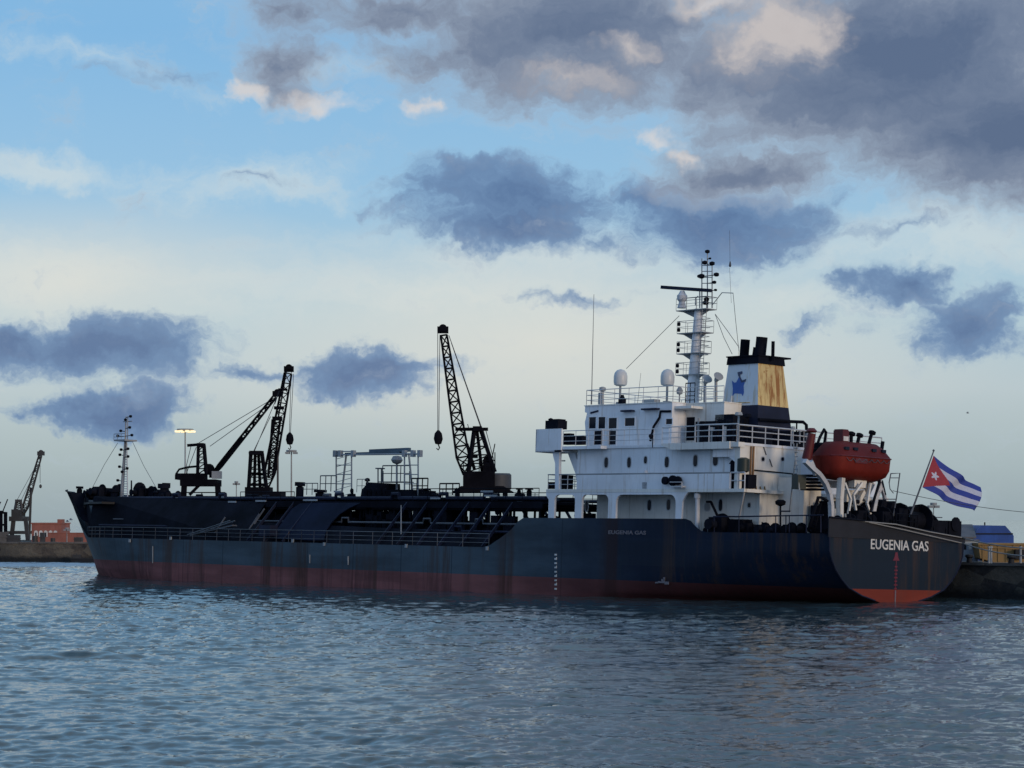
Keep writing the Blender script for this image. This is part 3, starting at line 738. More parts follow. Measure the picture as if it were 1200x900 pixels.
for px, py in ((138, 511), (141.5, 505), (154.5, 510), (152, 501), (142, 527), (150, 526), (140.5, 533), (150, 535), (140, 547), (149, 549), (143, 553), (138, 563), (153, 488), (147, 492)):
    m = MB(); q = P(px, py, y=.3); m.lathe([(.09, -.12), (.15, -.05), (.15, .1), (.05, .14)], q, (0, 0, 1), 8); m.tube(q, Vector((fb_.lerp(ftt, (q.z-fb_.z)/(ftt.z-fb_.z)).x, 0, q.z-.05)), .035, n=4)
    part('mast_light', m, BLACK, foremast, smooth=True)
m = MB(); m.path([P(138, 519, y=.2), P(122, 545, y=.2), P(107, 574, y=.6)], .022, 4); part('stay_wire', m, WIRE)
m = MB(); m.path([P(155, 517, y=-.2), P(168, 545, y=.2), P(186, 577, y=.4)], .022, 4); part('stay_wire', m, WIRE)

# ---- midship hose gantry, white and steel blue
gm = MB(); 
def gp(px, py, y=1.0): return P(px, py, y=y)
for px, y in ((394, 1.5), (412, 1.5), (474, 1.5), (490, 1.5)): gm.tube(gp(px, 583, y), gp(px, 530, y), .07, n=6)
gm.tube(gp(400, 583), gp(406, 531), .09); gm.tube(gp(484, 583), gp(479, 531), .09)
for y0, y1 in ((533, 533),):
    gm.tube(gp(393, y0, 1.5), gp(492, y1-1, 1.5), .07); gm.tube(gp(393, y0-4, 1.5), gp(414, y1-4, 1.5), .05)
for py in (545, 556, 567):
    gm.tube(gp(394, py, 1.5), gp(412, py, 1.5), .04); gm.tube(gp(474, py, 1.5), gp(490, py, 1.5), .04)
for px in (393, 399, 414, 474, 484, 492): gm.box(gp(px, 534, 1.5)-Vector((.18, .15, .1)), gp(px, 534, 1.5)+Vector((.18, .15, .45)))
for i in range(6): gm.tube(gp(394, 583-i*9, 1.5), gp(412, 578-i*9, 1.5), .025, n=4)
gantry = part('hose_gantry', gm, GREYP)
m = MB(); m.beam(gp(434, 529), gp(480, 527), .3, .32); m.beam(gp(405, 532), gp(436, 531), .2, .2); m.beam(gp(436, 530.5), gp(470, 530), .4, .18); part('crane_jib', m, paint('jib_blue', (.06, .10, .13), .5), gantry)
m = MB(); m.lathe([(.1, 0), (.35, .1), (.5, .35), (.35, .65), (.1, .7)], gp(465, 544), (0, 0, 1), 12); m.tube(gp(465, 583), gp(465, 543), .09); part('deck_lamp', m, GREYP, gantry, smooth=True)
m = MB()
m.rail([gp(448, 564), gp(480, 564)], 1.3, .05, 1.1, 2); m.tube(gp(449, 583), gp(449, 552), .05); m.tube(gp(480, 583), gp(480, 552), .05); m.beam(gp(448, 565), gp(480, 565), .9, .08)
m.tube(gp(443, 583), gp(443, 549), .06); m.tube(gp(447, 583), gp(447, 549), .06); m.beam(gp(442, 549), gp(449, 549), .4, .1)
part('platform', m, RAILD, gantry)
railing([gp(375, 576, 2), gp(394, 576, 2)], RAILD, h=1.35, r=.05, post=.8, n=2); railing([gp(418, 577, 2), gp(430, 577, 2)], RAILD, h=1.1, r=.03, post=.6, n=2)
railing([gp(482, 578, 2.4), gp(501, 578, 2.4)], BLACK, h=1.2, r=.06, post=.8, n=2); railing([gp(353, 580, 2), gp(372, 580, 2)], RAILD, h=1.0, r=.04, post=.9, n=2)
railing([gp(515, 580, 3), gp(538, 580, 3)], BLACK, h=.9, r=.06, post=.7, n=2)
m = MB(); q0 = P(424, 583, y=2); q1 = P(450, 583, y=2)
m.prism([(q0.x, q0.z-.3), (q1.x, q1.z-.3), (P(449, 566, y=2).x, P(449, 566, y=2).z), (P(434, 566, y=2).x, P(434, 566, y=2).z+.05), (P(426, 574, y=2).x, P(426, 574, y=2).z)], 'y', .2, 2.2); part('manifold_house', m, BLACK)
m = MB(); q0 = P(450, 583, y=2); q1 = P(483, 583, y=2)
m.box((q1.x, -.5, q1.z-.4), (q0.x, 2.2, P(450, 574, y=2).z)); part('manifold_house', m, BLACK)
for i in range(7):
    px = 360+rng.uniform(0, 1)*150+i*9; m = MB(); q = P(px, 583, y=3.2); m.tube(q, q+Vector((0, 0, rng.uniform(.4, .9))), .12, n=6); m.lathe([(.05, 0), (.22, .02), (.22, .08), (.05, .1)], q+Vector((0, 0, .55)), (0, 1, 0), 8); part('valve', m, BLACK)
# pale fittings near the skyline
for a_, c_, py in ((300, 312, 588), (268, 277, 589), (392, 400, 577), (564, 578, 577), (568, 583, 582), (505, 516, 585), (356, 372, 587)):
    m = MB(); q0 = P(a_, py, y=3.98); q1 = P(c_, py, y=3.98); m.box((q1.x, 3.98, q0.z), (q0.x, 4.06, q0.z+.14)); part('name_board', m, GREYP) if False else part('deck_tray', m, GREYP)

# ---- superstructure
YW = 6.9                                     # port wall
z_boat = P(760, 573, y=7.5).z                # boat deck
z_br = P(740, 522, y=YW).z                   # bridge deck
z_top = P(690, 476, y=5.0).z                 # wheelhouse roof
XF = P(675, 590, y=YW).x; XA = 7.6           # front and after ends of the house
ZD = 3.5
# tier 1 (recessed)
def wallbox(name, x0, x1, yh, z0, z1, mat, y0=None, label=None):
    m = MB(); m.box((x0, -yh if y0 is None else y0, z0), (x1, yh, z1)); return part(name, m, mat, label=label)
xc1 = P(889, 600, y=5.4).x
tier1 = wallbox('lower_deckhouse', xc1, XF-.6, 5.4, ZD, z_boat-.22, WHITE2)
tier2 = wallbox('middle_deckhouse', XA, XF, YW, z_boat+.002, z_br-.18, WHITE)
# boat deck slab
xb0 = P(640, 575, y=7.5).x; xb1 = P(872, 575, y=7.5).x
m = MB(); m.box((xb1, -7.5, z_boat-.22), (xb0, 7.5, z_boat)); part('boat_deck', m, WHITE2)
# arcade: columns and beam with rounded corners over the side passage
def X(px, py=595, y=7.45): return P(px, py, y=y).x
zb0 = 5.1; zt0 = z_boat-.222; zbm = zt0-.16
def arch(x0, x1, r):
    """opening from x0 to x1 (x0 < x1) rounded at its top corners, listed from x0 bottom to x1 bottom"""
    o = [(x0, zb0)]
    for i in range(6): t = math.pi/2*i/5; o.append((x0+r-r*math.cos(t), zbm-r+r*math.sin(t)))
    for i in range(6): t = math.pi/2*(1-i/5); o.append((x1-r+r*math.cos(t), zbm-r+r*math.sin(t)))
    o.append((x1, zb0)); return o
xe_r = X(799, 600); poly = [(xe_r, zb0)]
ops = [(X(792), X(722), .55), (X(713), X(682), .42), (X(674), X(650), .42)]
poly = [(X(799, 600), zb0)]
for x0, x1, r in ops: poly += arch(x0, x1, r)
poly += [(X(643), zb0), (X(643), zbm-.35), (X(640), zbm-.05), (X(640), zt0), (X(806), zt0), (X(803, 585), zbm-.1), (X(800, 590), zbm-.5)]
m = MB(); m.prism(poly, 'y', 7.30, 7.48); part('arcade', m, WHITE)
m = MB(); m.prism([(a, c) for a, c in poly], 'y', -7.48, -7.30); part('arcade', m, WHITE)
m = MB(); m.tube(P(817, 624, y=7.3), P(817.5, 584, y=7.3), .16, n=8); m.lathe([(.22, 0), (.24, .3), (.1, .35)], P(817.5, 584, y=7.3), (0, 0, 1), 8); part('pillar', m, RAILW)
m = MB(); m.tube(P(866, 606, y=6.5), P(872, 577, y=7.3), .08); part('brace', m, RAILW)
m = MB(); m.tube(P(842, 607, y=6.5), P(833, 588, y=6.0), .09); m.tube(P(833, 588, y=6.0), P(828, 588, y=6.0), .08); part('ladder_davit', m, BLACK)
# bulwark of boat deck (solid) and its ends
xq0, xq1 = X(676, 565, 7.5), X(855, 565, 7.5)
zr = P(700, 555.5, y=7.5).z
m = MB(); m.box((xq1, 7.42, z_boat+.003), (xq0, 7.50, zr-.06)); m.box((xq1, -7.50, z_boat+.003), (xq0, -7.42, zr-.06)); part('boat_deck_bulwark', m, WHITE)
m = MB(); m.tube((xq1, 7.46, zr), (xq0, 7.46, zr), .05, n=6); m.tube((xq0, 7.46, zr), (xb0-.1, 7.46, zr), .04); part('handrail', m, GREYP)
railing([(xq0, 7.42, z_boat), (xb0-.1, 7.42, z_boat), (xb0-.1, 3.0, z_boat), (xb0-.1, -7.4, z_boat)], RAILW, h=zr-z_boat, r=.035, post=.9)
# after port corner: railing in front of dark stores
xr1 = X(880, 565, 7.45)
railing([(xq1, 7.4, z_boat), (xb1+.05, 7.4, z_boat)], RAILW, h=zr-z_boat, r=.055, post=.6, n=2)
# upper after block lit from astern: boat deck level to bridge deck
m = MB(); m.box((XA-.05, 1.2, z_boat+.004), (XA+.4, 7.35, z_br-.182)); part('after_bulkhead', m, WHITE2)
m = MB(); m.box((XA+.4, 6.9, z_br-.95), (XA+2.4, 7.35, z_br-.183)); m.prism([(XA+.4, z_br-1.3), (XA+.4, z_br-.95), (XA+1.0, z_br-.95)], 'y', 6.92, 7.33); part('wing_web', m, WHITE)
# drain pipes down the after bulkhead
for px in (880.5, 883.5):
    m = MB(); q = P(px, 523, x=XA-.12); w = P(px-1.5, 573, x=XA-.12); m.tube(q, w, .07, n=6); part('drain_pipe', m, paint('pipe_rusty', (.30, .16, .07), .6, vary=.4, streak=.6))
# lower after block (aft face cream)
ya0 = 5.42
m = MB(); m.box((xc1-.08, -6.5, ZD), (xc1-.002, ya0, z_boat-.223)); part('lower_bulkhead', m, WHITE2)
# bridge deck: slab with port and starboard wings, plus after wing
xw0, xw1 = P(630, 520, y=7.5).x, P(660, 520, y=7.5).x
m = MB(); m.box((XA-.1, -YW-.1, z_br-.18), (XF+.05, YW+.1, z_br)); m.box((P(705, 528, y=7.5).x, -7.6, z_br-.22), (xw0, 7.6, z_br-.184) if False else (xw0, 7.6, z_br-.181))
m.box((P(705, 528, y=7.5).x, YW+.102, z_br-.18), (xw0, 7.6, z_br)); m.box((P(705, 528, y=7.5).x, -7.6, z_br-.18), (xw0, -YW-.102, z_br)); m.box((XF+.052, -YW-.1, z_br-.18), (xw0, YW+.1, z_br))
part('bridge_deck', m, WHITE)
m = MB(); xs0, xs1 = P(856, 520, y=7.6).x, P(776, 520, y=7.6).x
m.prism([(xs0, z_br-.42), (xs1-1.0, z_br-.42), (xs1, z_br-.1), (xs1, z_br+.02), (xs0, z_br+.06)], 'y', YW+.104, 7.7); m.box((XA-.12, YW+.104, z_br-.3), (xs0, 7.6, z_br+.02)); part('funnel_deck_edge', m, WHITE2)
# bridge wing box
zwt = P(640, 503, y=7.5).z; zwb = P(640, 530, y=7.5).z
for sgn in (1, -1):
    ya, yb = sorted((sgn*7.7, sgn*5.6))
    m = MB(); m.box((xw1, sgn*7.6 if sgn > 0 else -7.7, zwb), (xw0, sgn*7.7 if sgn > 0 else -7.6, zwt)); m.box((xw0-.1, ya, zwb), (xw0, yb, zwt)); m.box((xw1, ya, zwb), (xw0, yb, zwb+.1))
    part('bridge_wing', m, WHITE)
    ya, yb = sorted((sgn*7.25, sgn*7.5))
    m = MB(); pa = [(X(648, 531), zwb), (X(656, 531), zwb), (X(655.5, 540), z_br-1.0), (X(655.5, 572), z_boat), (X(651, 572), z_boat), (X(651, 545), z_br-1.2), (X(649, 536), z_br-.75)]
    m.prism(pa, 'y', ya, yb)
    pb = [(X(655, 531), zwb), (X(663, 531), zwb), (X(672, 560), z_boat+1), (X(673.5, 573), z_boat), (X(667, 573), z_boat), (X(664, 555), z_boat+1.2)]
    m.prism(pb, 'y', ya-.9*sgn, yb-.9*sgn); m.tube(P(656, 540, y=sgn*7.3), P(662, 540, y=sgn*6.5), .05); part('wing_bracket', m, WHITE)
m = MB(); m.box(P(654, 528.5, y=7.71)-Vector((.35, .01, .07)), P(654, 528.5, y=7.71)+Vector((.35, .03, .07))); part('side_light', m, BLACK)
m = MB(); q = P(649, 503, y=7.2); m.box(q+Vector((-.75, -.6, 0)), q+Vector((.6, .3, .62))); m.lathe([(.16, 0), (.2, .12), (.05, .2)], q+Vector((.35, 0, .62)), (0, 0, 1), 10); m.box(q+Vector((-.7, -.5, .62)), q+Vector((-.1, .2, .72))); part('wing_console', m, BLACK)
# railings of bridge deck
zrb = P(720, 504, y=YW+.05).z-z_br
railing([(xw1, YW+.62, z_br), (P(705, 520, y=7.5).x, YW+.62, z_br), (P(705, 520, y=7.5).x-.2, YW+.03, z_br), (xs1, YW+.03, z_br)], RAILW, h=zrb, r=.03, post=1.5)
railing([(xs1, 7.62, z_br+.03), (xs0+3.2, 7.62, z_br+.04)], RAILW, h=zrb, r=.035, post=1.4)
railing([(xs0+3.2, 7.62, z_br+.05), (XA+.1, 7.55, z_br+.05), (XA-.05, 7.5, z_br), (XA-.05, 1.0, z_br), (XA-.05, -7.3, z_br)], RAILW, h=zrb+.05, r=.05, post=1.25)
# wheelhouse
yw = 5.0; xwf = P(688, 500, y=yw).x; xwa = P(787, 500, y=yw).x; xend = P(790, 500, y=yw).x
zlow = z_br
m = MB()
m.prism([(xwa, zlow), (xwf, zlow), (xwf+.25, z_top-1.15), (xwf+.05, z_top-.5), (xwf+.28, z_top-.42), (xwf+.28, z_top), (xwa, z_top)], 'y', -yw, yw)
wheel = part('wheelhouse', m, WHITE)
yr = 3.6; xra = P(848, 500, y=yr).x
m = MB(); m.box((xra, -2.6, zlow+.003), (xwa-.003, yr, z_top-.02)); m.box((xra+2.0, yr+.002, z_top-.42), (xwa-.003, yw-.2, z_top-.25)); part('chart_room', m, WHITE2)
m = MB(); m.box((xwa-.02, -yw-.05, z_top+.002), (xwf+.33, yw+.05, z_top+.07)); m.box((xra-.05, -2.65, z_top-.018), (xwa-.022, yr+.05, z_top+.05)); part('wheelhouse_roof', m, WHITE2)
def pane(px0, px1, py0, py1, y, mat=GLASS, name='window', frame=True, par=None, x=None, off=.02):
    a = P(px0, py0, y=y, x=x); c = P(px1, py1, y=y, x=x)
    m = MB()
    if x is None: m.box((min(a.x, c.x), y-.02, min(a.z, c.z)), (max(a.x, c.x), y+off, max(a.z, c.z)))
    else: m.box((x-off, min(a.y, c.y), min(a.z, c.z)), (x+.02, max(a.y, c.y), max(a.z, c.z)))
    o = part(name, m, mat, par)
    if frame and x is None:
        f = MB(); x0, x1, z0, z1 = min(a.x, c.x), max(a.x, c.x), min(a.z, c.z), max(a.z, c.z); w = .07
        for bb in (((x0-w, y-.01, z0-w), (x1+w, y+off+.03, z0-.001)), ((x0-w, y-.01, z1+.001), (x1+w, y+off+.03, z1+w)), ((x0-w, y-.01, z0), (x0-.001, y+off+.03, z1)), ((x1+.001, y-.01, z0), (x1+w, y+off+.03, z1))): f.box(*bb)
        part('window_frame', f, WHITE, o)
    return o
pane(691, 698.5, 489, 502, yw); pane(702, 709.5, 489, 502, yw); pane(714, 723, 490, 502, yw); pane(733, 744, 490, 499, yw)
pane(690.8+0, 697.5, 488.3, 502.3, yw, RAILW, 'screen', False, off=.005) if False else None
pane(697, 706, 505, 521, yw, GLASS, 'door', True); pane(714, 722, 505, 521, yw, GLASS, 'door', True)
pane(660, 668.5, 508, 521, YW-.4, GLASS, 'doorway', False) if False else None
pane(781, 788, 491, 497, yr+.002 if False else yw, GLASS)
pane(784, 787, 491, 498, yr, GLASS); pane(790, 792.5, 491, 498, yr, WOODD)
pane(805, 813.5, 489, 516, yr, BLACK, 'door', False)
m = MB(); q = P(773, 489, y=yw+.05); w = P(762, 517, y=yw+.4); m.path([P(786, 482, y=yw+.05), P(774, 482, y=yw+.05), q, P(766, 500, y=yw+.2), w], .09, 6); part('stack_hose', m, BLACK)
for a_, c_, py in ((731, 744, 482), (755, 773, 480)):
    m = MB(); q0 = P(a_, py, y=yw); q1 = P(c_, py, y=yw); m.box((q1.x, yw, q0.z-.06), (q0.x, yw+.35, q0.z+.06)); part('awning', m, NAVY)
m = MB(); m.beam(P(692, 484, y=yw+.02), P(701, 481.5, y=yw+.02), .06, .12); part('wiper_box', m, NAVY)
m = MB(); q = P(655.5, 519, y=6.9); 
for px0, px1, py0, py1 in ((660.5, 668, 508, 521), (671.5, 682, 511, 521)):
    a = P(px0, py0, y=6.6); c = P(px1, py1, y=6.6); m = MB(); m.box((c.x, 6.2, c.z), (a.x, 6.65, a.z)); part('deck_locker', m, BLACK)
for px0, px1 in ((697, 706), (714, 722)):
    pass
m = MB(); q = P(765, 511, y=YW+.1); m.lathe([(.1, 0), (.2, .1), (.14, .25)], q, (1, .2, 0), 8); m.tube(q, q-Vector((0, 0, .8)), .04); part('deck_lamp', m, BLACK)
# portholes and oval windows of the two lower tiers
def oval(px, py, w, h, y, mat=GLASS, par=None, x=None):
    q = P(px, py, y=y, x=x); m = MB(); f = MB(); n = 14; 
    for mb, sx, sz, d0, d1 in ((m, w/2, h/2, -.02, .02), (f, w/2+.07, h/2+.07, -.02, .012)):
        pts = []
        for i in range(n):
            t = 2*math.pi*i/n; ex = math.copysign(abs(math.cos(t))**.7, math.cos(t)); ez = math.copysign(abs(math.sin(t))**.7, math.sin(t))
            pts.append(((q.x if x is None else q.y)+ex*sx, q.z+ez*sz))
        if x is None: mb.prism(pts, 'y', y+d0, y+d1)
        else: mb.prism(pts, 'x', x-d1, x-d0)
    o = part('porthole', m, mat, par); part('porthole_rim', f, RAILW, o); return o
for px, py, w, h in ((710.5, 542, .36, .72), (737.3, 542, .36, .72), (756.6, 539, .30, .50), (781.5, 541.5, .40, .74), (815, 540, .38, .78), (838.5, 539, .46, .78)): oval(px, py, w, h, YW, par=tier2)
for px, py, w, h in ((687.5, 593, .28, .72), (761, 592, .36, .74), (783.5, 591.5, .36, .74), (844.5, 592, .34, .80), (829, 594, .5, .52)): oval(px, py, w, h, 5.4, par=tier1, mat=GLASS if px != 829 else GREYP)
oval(878, 592, .26, .3, 5.4, par=tier1)
for px, py in ((894, 538), (917, 538)): oval(px, py, .3, .26, None, x=XA-.05)
for px, py in ((943, 602),): oval(px, py, .35, .8, None, x=xc1-.08)
m = MB(); q = P(859, 540, y=YW+.01); m.prism([(q.x-.25, q.z-.25), (q.x+.35, q.z-.2), (q.x-.25, q.z+.45)], 'y', YW, YW+.03); part('vent_grille', m, BLACK)
# draw rust marks as real brackets and hooks on the after faces
for px, py, dx in ((895, 524, 3), (902, 538, 3)):
    m = MB(); m.tube(P(px, py, x=XA-.09), P(px+dx, py+9, x=XA-.09), .035, n=4); part('stay_bar', m, NAVY)
for px in (886, 891, 896): 
    m = MB(); m.tube(P(px, 570, x=XA-.15), P(px+1, 577, x=XA-.15), .05); m.box(P(px, 577, x=XA-.15)-Vector((.05, .1, .1)), P(px, 577, x=XA-.15)+Vector((.05, .1, .1))); part('hook', m, YELLOW)
m = MB(); m.path([P(884, 551, x=XA-.1), P(905, 553, x=XA-.3), P(920, 554.5, x=XA-.3), P(935, 556, x=XA-.3)], .05, 5); part('handrail', m, BLACK)
# equipment on boat deck: people-sized life-saving gear, drums
m = MB(); q = P(756, 573, y=7.3); m.tube(q, q+Vector((0, 0, 1.0)), .12); m.lathe([(.16, 0), (.2, .15), (.1, .4)], q+Vector((0, 0, .9)), (0, 0, 1), 8); m.box(q+Vector((-.35, -.1, 0)), q+Vector((.1, .2, .45))); part('fire_hydrant', m, RAILW)
for px, s in ((781, .28), (790, .36), (796, .30)):
    m = MB(); q = P(px, 563, y=7.6); m.lathe([(s*.5, 0), (s, .04), (s, .22), (s*.5, .26)], q-Vector((0, .0, .02)), (0, 1, 0), 14); part('hose_reel', m, BLACK, smooth=True)
m = MB(); a = P(785, 565, y=7.88); c = P(799, 565, y=7.88); m.tube(a, c, .03); m.tube(c, P(799, 572, y=7.88), .03); m.box((c.x, 7.5, a.z-.35), (a.x, 7.8, a.z-.25)); part('rack', m, RAILW)
m = MB(); a = P(856, 541, y=7.0); c = P(866, 573, y=7.0); m.box((c.x, 6.2, c.z), (a.x, 7.0, a.z)); part('store_locker', m, BLACK)
m = MB(); m.lathe([(.2, 0), (.40, .1), (.40, .9), (.2, 1.0)], P(871, 545, y=7.1)-Vector((0, 0, .5)), (0, 0, 1), 12); part('raft_canister', m, paint('canister_dark', (.02, .03, .025), .5), smooth=True)
m = MB(); a = P(860, 556, y=7.1); c = P(878, 572, y=7.1); m.box((c.x+.1, 6.3, c.z), (a.x, 7.1, a.z)); part('store_locker', m, BLACK)
# dark gear on the forward end of boat deck
m = MB(); q = P(659, 573, y=6.6); m.box(q+Vector((-.7, -.4, 0)), q+Vector((.5, .3, 1.0))); part('store_locker', m, BLACK)
for px in (644, 648): 
    m = MB(); q = P(px, 573, y=6.9); m.box(q+Vector((-.15, -.1, 0)), q+Vector((.1, .1, .5))); part('bollard_post', m, BLACK)

# ---- monkey island (roof of wheelhouse)
railing([(xwf+.2, yw-.05, z_top+.07), (xwa, yw-.05, z_top+.07), (xwa-.05, yr-.05, z_top+.05), (xra+.1, yr-.05, z_top+.05)], RAILW, h=1.1, r=.03, post=1.4)
railing([(xwf+.2, yw-.05, z_top+.07), (xwf+.2, -yw+.05, z_top+.07), (xwa, -yw+.05, z_top+.07)], RAILW, h=1.1, r=.03, post=1.6)
for px, y in ((727, 3.0), (782, 2.2)):
    q = P(px, 451, y=y); s_ = .50; m = MB()
    m.lathe([(.30, -.08), (.46, 0), (.50, .22), (.50, .62), (.44, .88), (.28, 1.06), (.06, 1.14)], q, (0, 0, 1), 18); d = part('satellite_dome', m, DOME, smooth=True)
    m = MB(); m.tube(Vector((q.x, q.y, z_top+.05)), q-Vector((0, 0, .08)), .09, n=8); m.box(Vector((q.x-.2, q.y-.2, z_top+.05)), Vector((q.x+.2, q.y+.2, z_top+.4))); part('dome_stand', m, GREYP, d)
m = MB(); q = P(693, 474, y=4.9); m.tube(q, P(693.5, 458, y=4.9), .06, .05); m.tube(P(693.5, 458, y=4.9), P(696, 345, y=4.9), .035, .018); part('whip_antenna', m, RAILD)
m = MB(); m.tube(P(747, 474, y=2), P(751, 437, y=2), .02, .012); part('whip_antenna', m, RAILD)
m = MB(); q = P(706, 474, y=4.4); m.tube(q, P(706, 460, y=4.4), .13); m.lathe([(.1, 0), (.24, .08), (.24, .3), (.08, .36)], P(706, 459, y=4.4), (0, 0, 1), 10); part('compass_binnacle', m, GREYP, smooth=True)
m = MB(); q = P(703, 474, y=4.2); m.box(q+Vector((-.15, -.1, 0)), q+Vector((.1, .1, .85))); part('signal_lamp', m, GREYP)
m = MB(); q = P(729, 474, y=3.4); m.box(q+Vector((-.2, -.2, 0)), q+Vector((.2, .2, .45))); m.lathe([(.2, 0), (.1, .25)], q+Vector((0, 0, .45)), (0, 0, 1), 8); part('searchlight', m, BLACK)
m = MB(); q = P(763, 474, y=3.2); m.box(q+Vector((-.6, -.3, 0)), q+Vector((.6, .3, .35))); part('deck_locker', m, GREYP)
m = MB(); q = P(796, 474, y=2.2); m.lathe([(.05, 0), (.05, .7), (.2, .75), (.24, 1.0), (.08, 1.3)], q, (0, 0, 1), 10); part('small_antenna', m, GREYP)
m = MB(); q = P(803, 474, y=2.6); m.rail([q, q+Vector((-.9, 0, 0))], 1.5, .04, .45, 5); part('vertical_ladder', m, BLACK)
# ---- main mast
mb_ = P(811, 476, y=0); mt_ = P(819, 362, y=0); md = mt_-mb_; ML = md.length
m = MB(); m.lathe([(.50, 0), (.44, ML*.25), (.37, ML*.55), (.31, ML)], mb_, md, 14); mast = part('main_mast', m, WHITE, smooth=True)
def on_mast(py): t = (476-py)/(476-362.0); return mb_.lerp(mt_, t)
for py, fx, ax in ((439, 1.35, .95), (414, 1.4, 1.0), (390, 1.5, 1.1), (363, 1.75, 1.25)):
    c = on_mast(py); m = MB(); w = .55
    m.box(c+Vector((-ax, -w, -.06)), c+Vector((fx, w, .0)))
    m.prism([(c.x, c.z-.065), (c.x+fx, c.z-.065), (c.x+.2, c.z-.55)], 'y', .02, -.02) if False else m.add([c+Vector((fx*.9, -.03, -.07)), c+Vector((.2, -.03, -.07)), c+Vector((.2, -.03, -.62)), c+Vector((fx*.9, .03, -.07)), c+Vector((.2, .03, -.07)), c+Vector((.2, .03, -.62))], [(0, 1, 2), (3, 5, 4), (0, 2, 5, 3), (0, 3, 4, 1)])
    m.add([c+Vector((-ax*.9, -.03, -.07)), c+Vector((-.2, -.03, -.07)), c+Vector((-.2, -.03, -.5)), c+Vector((-ax*.9, .03, -.07)), c+Vector((-.2, .03, -.07)), c+Vector((-.2, .03, -.5))], [(0, 1, 2), (3, 5, 4), (0, 2, 5, 3), (0, 3, 4, 1)])
    m.rail([c+Vector((-ax, w, 0)), c+Vector((fx, w, 0)), c+Vector((fx, -w, 0)), c+Vector((-ax, -w, 0)), c+Vector((-ax, w, 0))], .85, .02, .9, 2)
    pl_ = part('mast_platform', m, GREYP, mast)
    if py > 380:
        for dz in (.0, .42):
            m = MB(); q = c+Vector((fx-.12, .5, .1+dz)); m.lathe([(.08, 0), (.12, .05), (.12, .22), (.07, .28)], q, (0, 0, 1), 8); part('navigation_light', m, BLACK, pl_, smooth=True)
m = MB(); a = on_mast(470)+Vector((-.95, .3, 0)); c = on_mast(364)+Vector((-.85, .3, 0))
for s_ in (-.22, .22): m.tube(a+Vector((0, s_, 0)), c+Vector((0, s_, 0)), .03, n=4)
for i in range(26): t = i/26; q = a.lerp(c, t); m.tube(q+Vector((0, -.22, 0)), q+Vector((0, .22, 0)), .022, n=4)
for i in range(9):
    t = .1+i*.1; q = a.lerp(c, t); m.path([q+Vector((-.0, -.3, 0)), q+Vector((-.45, -.2, 0)), q+Vector((-.55, .0, 0)), q+Vector((-.45, .2, 0)), q+Vector((0, .3, 0))], .02, 4)
part('mast_ladder', m, GREYP, mast)
# radar scanners
c = on_mast(362)
m = MB(); q = P(799, 361, y=.3); m.lathe([(.34, 0), (.25, .3), (.22, .45), (.36, .6), (.38, .9), (.25, 1.05), (.16, 1.25)], q, (0, 0, 1), 12); rb = part('radar_pedestal', m, RAILW, mast, smooth=True)
m = MB(); m.beam(P(775, 336.5, y=.3), P(833, 340.5, y=.3), .16, .24); part('radar_scanner', m, NAVY, rb)
m = MB(); q = P(843, 476, y=1.0)
m = MB(); q1 = on_mast(362)+Vector((-.35, 0, 0)); 
pl2 = [(822.5, 361, 303), (829, 361, 293), (834.5, 361, 309)]
for px, b0, t0 in pl2: m.tube(P(px, b0, y=0), P(px, t0, y=0), .055, .04, 6)
for py in (355, 348, 340, 332, 325, 318, 311): m.tube(P(822.5+(355-py)*.02, py, y=0), P(834.5, py, y=0), .03, n=4)
m.path([P(835, 357, y=0), P(846, 343, y=0), P(859, 343.5, y=0)], .035, 5); m.path([P(815, 358, y=0), P(815, 350, y=0), P(818, 347, y=0)], .04, 5); m.tube(P(820, 361, y=0), P(820, 341, y=0), .05)
top_ = part('topmast', m, GREYP, mast)
for px, py, s_ in ((829, 295, .18), (826, 308, .2), (834.5, 309, .2), (822, 324, .24), (819.5, 324, .16), (839.5, 322, .2), (837, 331, .16), (838.5, 340, .12), (828, 351, .2), (827, 355, .22), (832, 303, .1), (797, 350, .2)):
    m = MB(); q = P(px, py, y=.1); m.lathe([(s_*.5, -s_*.6), (s_, -s_*.3), (s_, s_*.5), (s_*.3, s_*.8)], q, (0, 0, 1), 9); cx_ = P(829, py, y=0); m.tube(q, Vector((cx_.x, 0, q.z)), .03, n=4); part('mast_light', m, BLACK, top_, smooth=True)
m = MB(); m.path([P(859, 343, y=0), P(862, 375, y=-.2), P(864.5, 398, y=-.3), P(866, 412, y=-.4)], .018, 4); m.tube(P(855, 314, y=0), P(857, 355, y=0), .012); m.tube(P(855, 270, y=0), P(855.5, 309, y=0), .012); m.lathe([(.04, 0), (.09, .1), (.04, .4)], P(855.5, 313, y=0), (0, 0, 1), 6); part('aerial_wire', m, WIRE)
for pts in ([(796, 370), (766, 400), (734, 432)], [(838, 368), (852, 387), (866, 407)], [(838, 368), (848, 395), (858, 415)]):
    m = MB(); m.path([P(a, c_, y=.5) for a, c_ in pts], .02, 4); part('stay_wire', m, WIRE)
